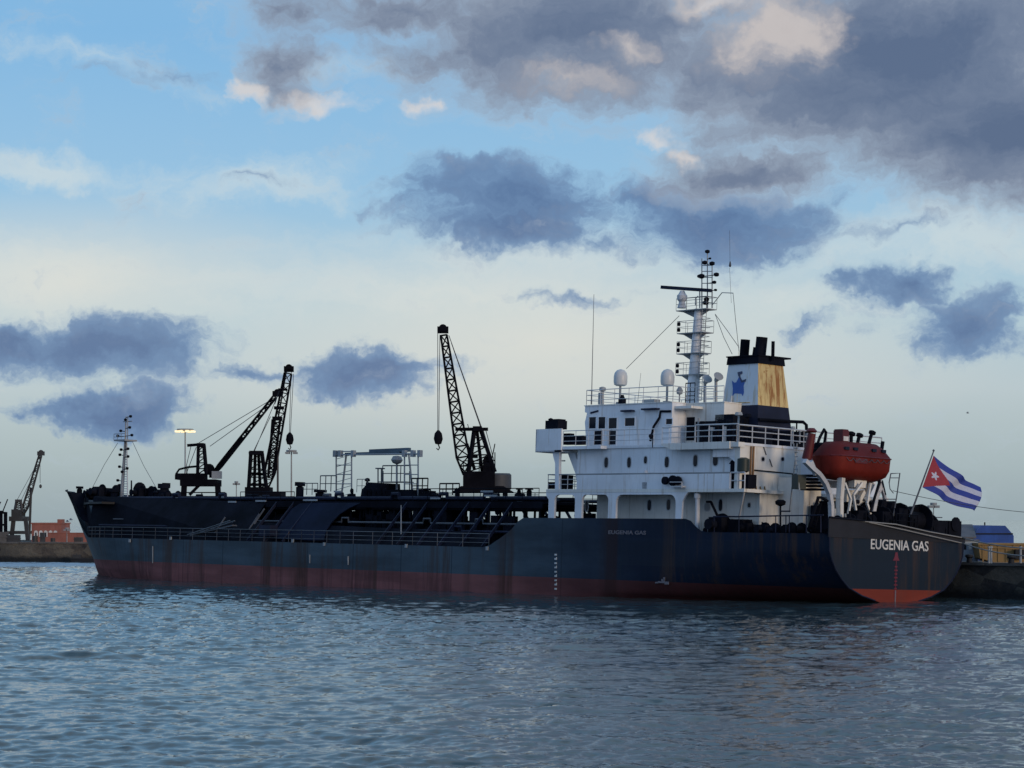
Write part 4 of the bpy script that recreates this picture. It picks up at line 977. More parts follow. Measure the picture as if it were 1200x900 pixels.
# cowl ventilators and small gear abaft the mast
for px, top, base in ((826, 443, 474), (839, 440, 472)):
    m = MB(); q = P(px, base, y=2.8); w = P(px, top+6, y=2.8); m.tube(q, w, .12); m.lathe([(.14, 0), (.2, .25), (.36, .5), (.3, .52)], w, (-.8, .3, .6), 12); part('cowl_ventilator', m, GREYP, smooth=True)
m = MB(); m.rail([P(836, 474, y=3.2), P(818, 474, y=3.2)], 1.1, .03, .7, 3); part('railing', m, RAILW)
m = MB(); a = P(828, 474, y=3.4); c_ = P(840, 487, y=3.4); m.box((c_.x, 2.2, c_.z), (a.x, 3.4, a.z)); m.box((c_.x-.3, 2.2, c_.z-.12), (a.x+.2, 3.5, c_.z-.001)); part('vent_box', m, WHITE2)
# dark machinery between wheelhouse and funnel
for px0, px1, py0, py1, y in ((815, 838, 494, 520, 4.2), (838, 858, 486, 520, 3.6), (826, 845, 482, 496, 2.6), (862, 884, 503, 520, 4.8), (890, 925, 506, 520, 1.0)):
    a = P(px0, py0, y=y); c_ = P(px1, py1, y=y); m = MB(); m.box((c_.x, y-1.8, z_br+.001), (a.x, y, a.z)); part('machinery_box', m, BLACK)
for i in range(12):
    px = 818+i*5.2; m = MB(); q = P(px, 520, y=5.2); h = rng.uniform(.8, 1.9); m.tube(q, q+Vector((0, 0, h)), rng.uniform(.05, .13), n=6)
    if i % 2: m.lathe([(.1, 0), (.28, .05), (.22, .25)], q+Vector((0, 0, h)), (0, 0, 1), 9)
    part('pipe', m, BLACK if i % 3 else GREYP)
# ---- funnel
fz0 = z_br
fy0 = 2.0; A0 = P(888, 500, y=fy0); F0 = P(842.5, 500, y=fy0); xa0, xf0 = A0.x, F0.x
ztf = P(888, 421, y=1.6).z; xaT = P(888.5, 430, y=1.55).x; xfT = P(853, 430, y=1.55).x
yS0 = P(927.5, 500, x=xa0).y; yST = P(918.5, 430, x=xaT).y
zband = P(888, 474.5, y=1.8).z; zcap = P(888, 425.5, y=1.6).z
def ring(z):
    t = (z-P(888, 500, y=fy0).z)/(P(888, 430, y=1.55).z-P(888, 500, y=fy0).z)
    L = lambda a, b_: a+(b_-a)*t
    return [Vector((L(xa0, xaT), L(fy0, 1.55), z)), Vector((L(xf0, xfT), L(fy0, 1.55), z)), Vector((L(xf0, xfT), L(yS0, yST), z)), Vector((L(xa0, xaT), L(yS0, yST), z))]
def shell(z0, z1, grow=0):
    r0, r1 = ring(z0), ring(z1); m = MB()
    for r in (r0, r1):
        c = sum(r, Vector())/4
        for v in r: 
            d = (v-c); d.z = 0; v += d.normalized()*grow
    m.add(r0+r1, [(0, 1, 5, 4), (1, 2, 6, 5), (2, 3, 7, 6), (3, 0, 4, 7), (0, 3, 2, 1), (4, 5, 6, 7)]); return m
lowm_ = shell(fz0, zband); funnel = part('funnel', lowm_, NAVY)
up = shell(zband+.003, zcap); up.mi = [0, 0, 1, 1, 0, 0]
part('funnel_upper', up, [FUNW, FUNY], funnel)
cp = shell(zcap+.002, ztf+.25, .14); part('funnel_cap', cp, BLACK, funnel)
r = ring(ztf); m = MB(); m.add([Vector((r[0].x-.15, r[0].y+.15, ztf+.25)), Vector((r[1].x+.15, r[1].y+.15, ztf+.25)), Vector((r[2].x+.15, r[2].y-.7, ztf+.25)), Vector((r[3].x-.15, r[3].y-.7, ztf+.25)), Vector((r[0].x-.15, r[0].y+.15, ztf+.33)), Vector((r[1].x+.15, r[1].y+.15, ztf+.33)), Vector((r[2].x+.15, r[2].y-.7, ztf+.36)), Vector((r[3].x-.15, r[3].y-.7, ztf+.36))], [(0, 1, 5, 4), (1, 2, 6, 5), (2, 3, 7, 6), (3, 0, 4, 7), (0, 3, 2, 1), (4, 5, 6, 7)]); part('funnel_top_plate', m, BLACK, funnel)
for (bx, by), (tx, ty), r_ in (((871.5, 418), (873.5, 398), .33), ((890, 418), (893, 395), .40), ((905.5, 418), (906, 400), .12)):
    m = MB(); yy = .4; a = P(bx, by+6, y=yy); c_ = P(tx, ty, y=yy); a = a.lerp(c_, (ztf-a.z)/(c_.z-a.z)); L_ = (c_-a).length
    m.lathe([(r_, 0), (r_, L_), (r_*.8, L_), (r_*.8, L_-.3), (.01, L_-.3)], a, c_-a, 14); part('exhaust_pipe', m, BLACK, funnel, smooth=True)
m = MB(); m.tube(P(883.5, 424, y=.4), P(886, 407, y=.4), .22); part('exhaust_pipe', m, BLACK, funnel)
# emblem on the port face of the funnel: blue star figure with dark head and arms
rp = ring(P(866, 450, y=1.7).z)
def face_pt(px, py, off=.02):
    y = interp(py, [430, 500], [1.55, fy0])
    q = P(px, py, y=y); return q+Vector((0, off, 0))
def decal(pxs, mat, name, off=.02):
    n = len(pxs); a = [face_pt(*p, off=off) for p in pxs]; c_ = [face_pt(*p, off=off-.03) for p in pxs]
    m = MB(); m.add(a+c_, [tuple(range(n)), tuple(range(2*n-1, n-1, -1))]+[(i, (i+1) % n, n+(i+1) % n, n+i) for i in range(n)]); return part(name, m, mat, funnel)
decal([(857.8, 446), (860.5, 448.5), (863, 448), (866.5, 441), (869, 446.5), (873.5, 445.5), (871.5, 452), (871.8, 460), (870.5, 464), (869, 461.5), (861, 461), (858.5, 464), (859, 455)], EMBL, 'emblem')
decal([(864.5, 436.3), (869.8, 435), (870.2, 437.5), (867.5, 439), (867.5, 441), (865.5, 441)], EMBD, 'emblem_head', .035)
decal([(866, 441), (867.5, 441), (870, 446), (874.5, 444), (874, 447), (869, 448.5)], EMBD, 'emblem_arm', .035)
m = MB(); m.path([face_pt(858.5, 464, .1), face_pt(857.5, 478, .12), face_pt(861, 487, .2)], .07, 6); part('steam_pipe', m, RAILW, funnel)
m = MB(); m.tube(face_pt(846, 472.5, .03), face_pt(879, 471.5, .03), .03); m.tube(face_pt(862, 412, -.3), face_pt(864, 470, .03), .015, n=4); part('drip_bar', m, FUNY, funnel)
# pipe from funnel aft to the stern vents
m = MB(); m.path([P(889, 491.5, x=xa0-.2), P(927, 494, x=xa0-.2), P(941, 494.5, x=xa0-.5), P(945, 498, x=xa0-.6), P(946, 520, x=xa0-.6)], .12, 7); part('exhaust_trunk', m, BLACK)
for i in range(5):
    m = MB(); q = P(929+i*4, 520, x=XA+.8); h = rng.uniform(.5, 1.5); m.tube(q, q+Vector((0, 0, h)), .06); m.lathe([(.05, 0), (.16, .05), (.12, .2)], q+Vector((0, 0, h)), (0, 0, 1), 8); part('deck_vent', m, BLACK if i % 2 else GREYP)
# ---- after deck, port side: rails, vents, winches against the cream bulkhead
def spot(px, x=None, y=None, z=3.5):
    """point of a deck at height z seen on bearing px, on the plane of given x or y"""
    q = P(px, 620, y=y, x=x); return Vector((q.x, q.y, z))
m = MB(); m.path([P(836, 605.5, y=7.3), P(866, 605.5, y=7.3), P(912, 604.5, y=7.3)], .05, 5)
for px in (837, 866, 909): m.tube(P(px, 605, y=7.3), P(px, 624, y=7.3), .04, n=4)
m.path([P(915, 599, y=6.5), P(926, 599, y=6.5)], .05, 5); m.path([P(912, 604.5, y=7.3), P(965, 603.5, y=7.3)], .045, 5)
for px in (921, 925, 945, 962): m.tube(P(px, 603.5, y=7.3), P(px, 624, y=7.3), .045, n=4)
part('railing', m, NAVY)
m = MB(); q = P(914.5, 620, y=5.5); m.tube(q, P(914.5, 592, y=5.5), .07); m.lathe([(.1, 0), (.32, .1), (.36, .3), (.2, .42)], P(914.5, 593, y=5.5), (0, 0, 1), 12); part('mushroom_vent', m, BLACK, smooth=True)
for px, s in ((851, 1.25), (880, .9), (900, .8), (838, .7), (912, .7), (931, .8)):
    winch(P(px, 628, y=5.9)-Vector((0, 0, .2)), s)
m = MB(); q = P(857, 626, y=6.2); m.box(q+Vector((-1.3, -.6, -.2)), q+Vector((1.3, .3, 1.0))); part('machinery_box', m, BLACK)
for px in (827, 829.5, 832): 
    m = MB(); m.tube(P(px, 624, y=6.8), P(px, 613, y=6.8), .05); part('bollard_post', m, GREYP)
m = MB(); m.path([P(827, 614, y=6.8), P(829, 611, y=6.8), P(833, 614, y=6.8)], .05, 5); part('handrail', m, GREYP)
# inclined ladder and stair frame at the quarter
m = MB(); m.tube(P(947, 622, y=5.2), P(959, 583, y=5.2), .12); m.tube(P(953, 625, y=4.6), P(962, 590, y=4.6), .09); m.path([P(958, 583, y=5.2), P(962, 583, y=4.8), P(970, 587, y=4.0)], .09, 6)
for i in range(8): t = i/8; m.tube(P(947, 622, y=5.2).lerp(P(959, 583, y=5.2), t), P(953, 625, y=4.6).lerp(P(962, 590, y=4.6), t), .04, n=4)
part('inclined_ladder', m, BLACK)
for px0, px1, py0, py1, y in ((950, 972, 592, 625, 3.2), (960, 975, 587, 610, 2.6)):
    a = P(px0, py0, y=y); c_ = P(px1, py1, y=y); m = MB(); m.box((c_.x, y-1.6, 3.5), (a.x, y, a.z)); part('steering_gear_hatch', m, BLACK)
# louvres and ventilators at the top of the quarter
m = MB(); 
for i in range(5): 
    a = P(937, 557+i*4, y=4.5); c_ = P(956, 557+i*4, y=4.5); m.box((c_.x, 3.6, a.z-.08), (a.x, 4.5, a.z+.05))
part('louvre_stack', m, BLACK)
m = MB(); a = P(937, 555, y=4.3); c_ = P(960, 620, y=4.3); m.box((5.2, 1.8, 3.5), (7.5, 3.55, a.z-.2)); part('after_deckhouse', m, WHITE2)
m = MB(); m.tube(P(945.5, 538, y=4.6), P(951.5, 508, y=4.6), .34, .26, 12); m.lathe([(.26, 0), (.38, .1), (.2, .3)], P(951, 507, y=4.6), (0, 0, 1), 12); part('red_ventilator', m, BOATRED, smooth=True)
m = MB(); m.tube(P(930, 520, y=5.5), P(937, 575, y=5.5), .05); m.tube(P(934, 520, y=5.5), P(925, 600, y=4.5), .05)
for i in range(10): m.tube(P(931, 525+i*5, y=5.5), P(935, 525+i*5, y=5.5), .035, n=4)
part('vertical_ladder', m, GREYP)
m = MB(); a = P(928, 556, y=5.6); c_ = P(935, 573, y=5.6); m.box((c_.x, 4.8, c_.z), (a.x, 5.6, a.z)); part('store_locker', m, paint('locker_green', (.05, .055, .045), .6))
# ---- davit structure under the lifeboat
DX0 = 1.8
def dq(px, py, x=3.0): return P(px, py, x=x)
m = MB()
def strip(pts, w, x, d):
    """flat curved arm of given width in the plane across the ship"""
    L = [P(a, c_, x=x) for a, c_ in pts]; 
    for p, q in zip(L, L[1:]): m.beam(p, q, d, w)
strip([(943, 540), (951, 548), (960, 556), (967, 566), (972, 578), (974, 592), (974.5, 611)], .30, 2.9, .3)
part('davit_arm', m, RAILW)
m = MB(); strip([(986, 560), (984, 585), (984, 612)], .34, 2.6, .4); part('davit_arm', m, WHITE2)
m = MB(); strip([(950, 541), (956, 556)], .3, 3.0, .2); strip([(1030, 562), (1036, 580), (1040, 606)], .20, 3.4, .2); strip([(1022, 606), (1026, 585), (1033, 566)], .3, 2.6, .25); part('davit_arm', m, RAILW)
for pts_ in ([(990, 566), (997, 585), (993, 608)], [(1010, 566), (1000, 580), (1004, 606)], [(1020, 566), (1016, 590), (1021, 606)]):
    m = MB(); strip(pts_, .14, 2.5, .14); part('davit_strut', m, WHITE2)
m = MB(); a = dq(986, 563, 3.9); c_ = dq(1020, 574, 3.9); m.box((3.7, c_.y, c_.z), (4.1, a.y, a.z)); a = dq(996, 561, 3.2); c_ = dq(1010, 572, 3.2); m.box((2.8, c_.y, c_.z), (3.3, a.y, a.z)); part('cradle_beam', m, WHITE2)
m = MB(); a = dq(990, 574, 4.3); c_ = dq(1012, 590, 4.3); m.prism([(a.y, a.z), (c_.y+.1, a.z), (c_.y-.6, c_.z+.3), (c_.y, c_.z), (a.y, c_.z)], 'x', 4.1, 4.5)
for px0, px1 in ((989, 993), (1000, 1007)): 
    a = dq(px0, 590, 4.0); c_ = dq(px1, 612, 4.0); m.box((3.8, c_.y, 3.5), (4.2, a.y, a.z))
a = dq(976, 596, 3.0); c_ = dq(985, 612, 3.0); m.box((2.8, c_.y, 4.2), (3.2, a.y, a.z)); m.beam(dq(1012, 576, 3.4), dq(1003, 592, 3.4), .3, .3); m.beam(dq(1022, 566, 3.4), dq(1012, 586, 3.4), .3, .35); part('davit_frame', m, WHITE2)
a = dq(961, 562, 5.0); c_ = dq(983, 572, 5.0); m = MB(); m.box((4.9, c_.y, c_.z), (5.4, a.y, a.z)); part('davit_platform', m, WHITE)
m = MB(); m.tube(dq(1031, 563, 2.4), dq(1020, 600, 2.4), .10); m.tube(dq(1034, 563, 2.4), dq(1038, 580, 2.4), .05); m.tube(dq(996, 589, 3.0), dq(1006, 588, 3.0), .14); part('davit_strut', m, BLACK)
# standing ladder frame aft of the boat
m = MB(); m.path([P(1042, 566, x=1.5), P(1044, 555, x=1.5), P(1054.5, 554.5, x=1.5), P(1051, 580, x=1.5), P(1047, 605, x=1.5)], .045, 5); m.tube(P(1044, 560, x=1.5), P(1054, 560, x=1.5), .03); m.path([P(1042, 566, x=1.5), P(1043, 573, x=1.5), P(1047, 578, x=1.5)], .03, 4); m.tube(P(1037, 585, x=1.5), P(1050, 585, x=1.5), .035); part('boarding_frame', m, RAILD)
# ---- mooring deck aft
for px, x, s in ((985, 2.6, 1.0), (1000, 2.2, 1.1), (1012, 2.8, 1.5), (1026, 3.0, 1.3), (1040, 2.4, 1.5), (1060, 2.0, 1.7), (1075, 2.6, 1.3), (1090, 2.2, 1.0)):
    q = spot(px, x=x); winch(Vector((q.x, q.y, 4.1)), s*1.1)
for px, top, w, x in ((990, 595, .5, 3.0), (1003, 598, .45, 3.0), (1018, 590, .7, 3.2), (1030, 588, .5, 3.0), (1041, 590, .4, 2.6), (1055, 600, .7, 2.4), (1068, 596, .9, 2.4), (1076, 599, .5, 2.2)):
    q = P(px, 620, x=x); t_ = P(px, top-3, x=x).z; m = MB()
    m.prism([(q.y-w, 3.5), (q.y-w*.9, t_-.5), (q.y-w*.3, t_), (q.y+w*.35, t_-.1), (q.y+w, t_-.8), (q.y+w, 3.5)], 'x', x-.4, x+.4); part('capstan_house', m, BLACK)
for a_, c_, top in ((1082, 1105, 609), (1106.5, 1121, 610)):
    a = P(a_, top, x=2.0); c2 = P(c_, 622, x=2.0); m = MB(); m.box((1.6, c2.y, 3.6), (2.4, a.y, a.z))
    m.lathe([(.5, 0), (.5, .1)], Vector((1.5, (a.y+c2.y)/2, (a.z+c2.z)/2+.1)), (1, 0, 0), 12) if a_ > 1100 else None
    part('rope_reel' if a_ > 1100 else 'rope_bin', m, BLACK)
for i in range(30):
    px = 976+i*3.4; m = MB(); q = P(px, 618, x=1.2+rng.random()); h = rng.uniform(.9, 2.5); m.tube(Vector((q.x, q.y, 3.5)), Vector((q.x, q.y+rng.uniform(-.3, .3), 3.8+h)), rng.uniform(.05, .14), n=6); part('deck_post', m, BLACK if i % 5 else GREYP)
railing([P(1050, 618, x=.2), P(1075, 620, x=.2)], BLACK, h=.9, r=.04, post=.8, n=2)
m = MB(); m.tube(P(1071, 605.5, x=2.6), P(1104, 606.5, x=2.6), .035); m.tube(P(1089, 605, x=2.6), P(1089, 620, x=2.6), .03); part('awning_bar', m, RAILD)
fs = MB(); s0 = P(1066, 606, x=.3); s1 = P(1094, 529, x=.3); fs.tube(s0, s1, .07, .045, 8); fs.lathe([(.05, 0), (.09, .06), (.03, .14)], s1, (0, 0, 1), 8); part('flagstaff', fs, RAILD)

# ---- lettering
def text_mesh(txt, size, extrude=.012, bold=.0, spacing=1.0):
    cu = bpy.data.curves.new('lettering', 'FONT'); cu.body = txt; cu.size = size; cu.extrude = extrude; cu.offset = bold; cu.space_character = spacing; cu.align_x = 'CENTER'; cu.align_y = 'CENTER'; cu.resolution_u = 3
    o = bpy.data.objects.new('lettering', cu); C.objects.link(o); dg = bpy.context.evaluated_depsgraph_get(); dg.update()
    me = bpy.data.meshes.new_from_object(o.evaluated_get(dg)); bpy.data.objects.remove(o); bpy.data.curves.remove(cu); return me
def letters(txt, size, frame, mat, name, bold=0, spacing=1.0, width=None):
    me = text_mesh(txt, size, bold=bold, spacing=spacing)
    xs = [v.co.x for v in me.vertices]; w = max(xs)-min(xs); k = (width/w) if width else 1
    me.transform(frame @ Matrix.Diagonal((k, 1, 1, 1))); me.materials.clear(); me.materials.append(mat)
    o = bpy.data.objects.new(name, me); C.objects.link(o); o.parent = ship; return o
a = P(1020, 638.3, x=0); c_ = P(1087.5, 640.5, x=0); cen = (a+c_)/2
Rst = Matrix(((0, 0, -1, -.015), (-1, 0, 0, cen.y), (0, 1, 0, cen.z), (0, 0, 0, 1)))
o = letters('EUGENIA GAS', .95, Rst, LETTER, 'stern_name', bold=.012, width=abs(a.y-c_.y)); o['label'] = 'white ship name across the transom'
a = P(713, 624, y=7.5); c_ = P(757, 624.5, y=7.5); cen = (a+c_)/2
Rsd = Matrix(((-1, 0, 0, cen.x), (0, 0, 1, 7.515), (0, 1, 0, cen.z), (0, 0, 0, 1)))
letters('EUGENIA GAS', .36, Rsd, LETTERD, 'side_name', bold=.01, width=abs(a.x-c_.x))
# draught marks
m = MB(); q = P(1050, 660, x=0)
for i in range(9):
    z = 2.35-i*.24; w = .17 if i % 2 else .13
    m.box((-.022, q.y-w, z-.045), (-.0, q.y+w, z+.045))
m.prism([(q.y-.34, 2.75), (q.y+.34, 2.75), (q.y+.2, 2.95), (q.y+.1, 3.3), (q.y-.1, 3.3), (q.y-.2, 2.95)], 'x', -.02, 0); m.box((-.020, q.y-.03, .75), (-.0, q.y+.03, 2.76)); part('stern_draught_marks', m, REDMARK)
m = MB(); m.box((-.03, q.y-.05, -.3), (0, q.y+.05, .8)); part('centre_mark', m, LETTERD)
for px, a_, c2, mt in ((651, 650, 690, LETTER),):
    m = MB(); 
    for i in range(9):
        q = P(px, a_+(c2-a_)*i/8, y=7.52); m.box((q.x-.12, 7.49, q.z-.06), (q.x+.10, 7.53, q.z+.06)); m.box((q.x-.12, 7.49, q.z+.06), (q.x-.06, 7.53, q.z+.13)) if i % 2 else None
    part('draught_marks', m, mt)
m = MB(); q = P(777, 681, y=7.5)
for dx, dz, w, h in ((0, 0, .16, .14), (.3, -.08, .18, .06), (-.35, -.12, .2, .1), (-.1, .15, .08, .12), (.6, -.12, .15, .05)): m.box((q.x+dx-w, 7.48, q.z+dz-h), (q.x+dx+w, 7.51, q.z+dz+h))
part('worn_thruster_mark', m, LETTERD)

# ================================================================ LIFEBOAT
LB = P(1010, 562, x=3.2)
boat = thing('lifeboat', 'enclosed orange red lifeboat held in white davits above the stern deck', 'lifeboat', (3.2, LB.y, LB.z), SHIP_M)
yc = LB.y+.95; hl = 3.0                           # lies across the ship
x0, x1 = 1.95, 4.75; xm = (x0+x1)/2
zb = P(1014, 564, x=2).z; zm = P(1014, 536, x=2).z; zt = P(1014, 519, x=2.6).z
def bsec(t, lower):
    """ring at fraction t (-1..1) along its length"""
    e = (1-abs(t)**11)**.6
    w = (x1-x0)/2*max(.12, e); 
    rise = (1-e)*.55
    if lower: pts = [(-1.0, zm), (-.98, zm-.8), (-.82, zm-1.2), (-.45, zb+.10+rise), (0, zb+rise*.9), (.45, zb+.10+rise), (.82, zm-1.2), (.98, zm-.8), (1.0, zm)]
    else:
        top = zt-(1-e)*.75
        pts = [(1.02, zm), (.98, zm+.12), (.66, zm+(top-zm)*.70), (.42, top), (-.36, top), (-.66, zm+(top-zm)*.70), (-.98, zm+.12), (-1.02, zm)]
    return [Vector((xm+a*w, yc+t*hl*(1-.17*max(0, z-zm)/(zt-zm) if z > zm else 1-.16*max(0, zm-.5-z)/(zm-zb)), z)) for a, z in pts]
for lower, nm, mt in ((True, 'boat_hull', ORANGE), (False, 'canopy', BOATRED if False else ORANGE)):
    m = MB(); ts = [math.sin(math.pi/2*i/14) for i in range(-14, 15)]; prev = None; k = None
    rings = [bsec(t, lower) for t in ts]; n = len(rings[0])
    vs = [v for r_ in rings for v in r_]; fs_ = [(i*n+j, (i+1)*n+j, (i+1)*n+j+1, i*n+j+1) for i in range(len(rings)-1) for j in range(n-1)]
    fs_ += [tuple(range(n)), tuple(range((len(rings)-1)*n, len(rings)*n))]
    m.add(vs, fs_); ob = m.build(nm, mt if lower else paint('boat_canopy', (.10, .014, .013), .6, spec=.12, vary=.18, streak=.3, rustcol=(.09, .02, .02)), boat, True)
    if lower: bh = ob
    else: bc = ob
m = MB(); m.path([Vector((xm-(x1-x0)/2*max(.12, (1-abs(t)**11)**.6)-.03, yc+t*hl, zm+.01)) for t in np.linspace(-.97, .97, 17)], .05, 6); m.path([Vector((xm+(x1-x0)/2*max(.12, (1-abs(t)**11)**.6)+.03, yc+t*hl, zm+.01)) for t in np.linspace(-.97, .97, 17)], .05, 6); m.build('fender_strip', BOATRED, bh)
m = MB(); xg = xm-(x1-x0)/2
for i in range(7):
    ya_, yb_ = yc-2.2+i*.63, yc-2.2+(i+1)*.63; m.path([Vector((xg-.05, ya_, zm-.12)), Vector((xg-.06, (ya_*2+yb_)/3, zm-.30)), Vector((xg-.06, (ya_+yb_*2)/3, zm-.30)), Vector((xg-.05, yb_, zm-.12))], .02, 4)
m.build('grab_line', RAILD, bh)
for i in (-1.9, -.9, 1.0, 1.9):
    m = MB(); m.box((xm-(x1-x0)/2*.86-.02, yc+i-.2, zm+.42), (xm-(x1-x0)/2*.86+.1, yc+i+.2, zm+.62)); m.build('window', GLASS, bc)
m = MB(); yy = P(987, 515, x=3.3).y; m.box((3.0, yy-.32, zt-.15), (3.8, yy+.32, zt+.75)); m.box((3.05, yy-.3, zt+.75), (3.75, yy+.3, zt+.82)); tw = m.build('steering_tower', BOATRED, bc)
m = MB(); m.box((2.97, yy-.25, zt+.05), (3.0, yy+.25, zt+.35)); m.build('window', LETTER, tw)
for px, h, dx in ((996, .55, 0), (1003, .5, .2), (1016, .75, .35)):
    yv = P(px, 520, x=3.3).y; m = MB(); m.tube(Vector((3.2, yv, zt-.15)), Vector((3.2, yv-dx, zt+h)), .13); m.lathe([(.14, 0), (.24, .05), (.24, .22), (.1, .28)], Vector((3.2, yv-dx, zt+h-.1)), (0, -.4, 1), 10); m.build('lifting_hook', BLACK, bc, True)
m = MB(); yv = P(1032, 520, x=3.3).y; m.tube(Vector((3.2, yv, zt-.3)), Vector((3.2, yv-.1, zt+.25)), .14); m.build('lifting_hook', BLACK, bc)
for px0, px1 in ((1000, 1014),):
    a = P(px0, 532, x=2.1); c_ = P(px1, 537, x=2.1); xo = xm-(x1-x0)/2*.83
    m = MB(); m.box((xm-(x1-x0)/2-.05, c_.y, zm-.42), (xm-(x1-x0)/2+.15, a.y, zm-.10)); m.build('side_hatch', BOATRED, bc)
# fall blocks between davit and boat
m = MB(); m.path([P(958, 520, x=4.7), P(961, 512, x=4.7), P(966, 503, x=4.7), P(968, 506, x=4.7), P(966, 520, x=4.7)], .1, 6); m.tube(P(957, 523, x=4.7), P(972, 522, x=4.7), .28, .2, 8); m.tube(P(952, 530, x=4.7), P(962, 528, x=4.7), .3, .2); part('fall_block', m, BLACK)

# ================================================================ FLAG
h0, h1 = P(1094, 534, x=.25), P(1081, 571, x=.25)          # hoist top and bottom
f0, f1 = P(1150, 572, x=-1.1), P(1139.5, 600, x=-1.1)
NU, NV = 42, 20; m = MB(); grid = []
for i in range(NU+1):
    u = i/NU
    for j in range(NV+1):
        v = j/NV
        p = h0.lerp(f0, u).lerp(h1.lerp(f1, u), v)
        w = math.sin(u*9.5+v*2.6+math.sin(v*3)*.8)*.15*u**.7 + math.sin(u*19+v*5+1)*.05*u
        sag = -math.sin(u*math.pi)*.10+math.sin(u*7+1.0)*.05*u
        p = p+Vector((w*1.6, w*.6, sag+math.sin(v*6+u*9)*.02*u)); grid.append(p)
def flagmat(u, v):
    if abs(v-.5) < .5*(1-u/.43): 
        # star of five points
        du, dv = (u-.135)*1.75, v-.5; r_ = math.hypot(du, dv); a = math.atan2(-dv, du)-math.pi/2
        k = (a % (2*math.pi/5))/(2*math.pi/5); rr = .13*(1-.62*(1-abs(2*k-1))) 
        return 2 if r_ > rr*1.0 else 1
    return (0, 1, 0, 1, 0)[min(4, int(v*5))]
NU2, NV2 = NU*3, NV*4                       # finer cells so that the stripes and the star read
def gp_(u, v):
    a = u*NU; b_ = v*NV; i = min(NU-1, int(a)); j = min(NV-1, int(b_)); fu, fv = a-i, b_-j
    G = lambda i, j: grid[i*(NV+1)+j]
    return G(i, j).lerp(G(i+1, j), fu).lerp(G(i, j+1).lerp(G(i+1, j+1), fu), fv)
vs = [gp_(i/NU2, j/NV2) for i in range(NU2+1) for j in range(NV2+1)]; fs_ = []; mi = []
for i in range(NU2):
    for j in range(NV2):
        fs_.append((i*(NV2+1)+j, (i+1)*(NV2+1)+j, (i+1)*(NV2+1)+j+1, i*(NV2+1)+j+1)); mi.append(flagmat((i+.5)/NU2, (j+.5)/NV2))
m.add(vs, fs_); m.mi = mi
flag = m.build('flag', [FLAGB, FLAGW, FLAGR], None, False, origin=h1)
flag.data.polygons.foreach_set('use_smooth', [True]*len(flag.data.polygons))
flag.matrix_world = SHIP_M @ Matrix.Translation(h1)
tag(flag, 'blue and white striped flag with a red triangle and star, flying from the stern staff', 'flag')
sol = flag.modifiers.new('cloth', 'SOLIDIFY'); sol.thickness = .012

# ================================================================ MOORING LINES
def rope(pts, r, name, label, mat=ROPE, cat='rope', group=None):
    m = MB(); m.path(pts, r, 6); o = m.build(name, mat, None, True, origin=pts[0]); o.location = pts[0]
    return tag(o, label, cat, group)
def w_(px, py, x): return SHIP_M @ P(px, py, x=x)
def sagline(a, b_, s, n=14): return [a.lerp(b_, i/n)-Vector((0, 0, s*4*(i/n)*(1-i/n))) for i in range(n+1)]
L1 = [w_(986, 608, .1), w_(1050, 614.5, -.3), w_(1127, 630, -.2)]; e1 = at(1212, 643, 146)
rope(L1[:1]+[L1[0].lerp(L1[1], .5)-Vector((0, 0, .02)), L1[1], L1[1].lerp(L1[2], .5)-Vector((0, 0, .05)), L1[2]]+sagline(L1[2], e1, .15)[1:], .042, 'mooring_line', 'upper of the two pale mooring lines led across the transom to the quay', group='mooring lines at the stern')
L2 = [w_(1018, 612, -.1), w_(1060, 621, -.3), w_(1127, 636.5, -.3)]; e2 = at(1214, 652, 145)
rope(L2[:2]+[L2[1].lerp(L2[2], .5)]+[L2[2]]+sagline(L2[2], e2, .2)[1:], .042, 'mooring_line', 'lower of the two pale mooring lines crossing the transom just over the ship name', group='mooring lines at the stern')
rope(sagline(w_(1046, 575, 1.5), at(1240, 603, 150), .25), .02, 'spring_wire', 'thin dark wire passing behind the flag to the right shore', WIRE, 'wire')

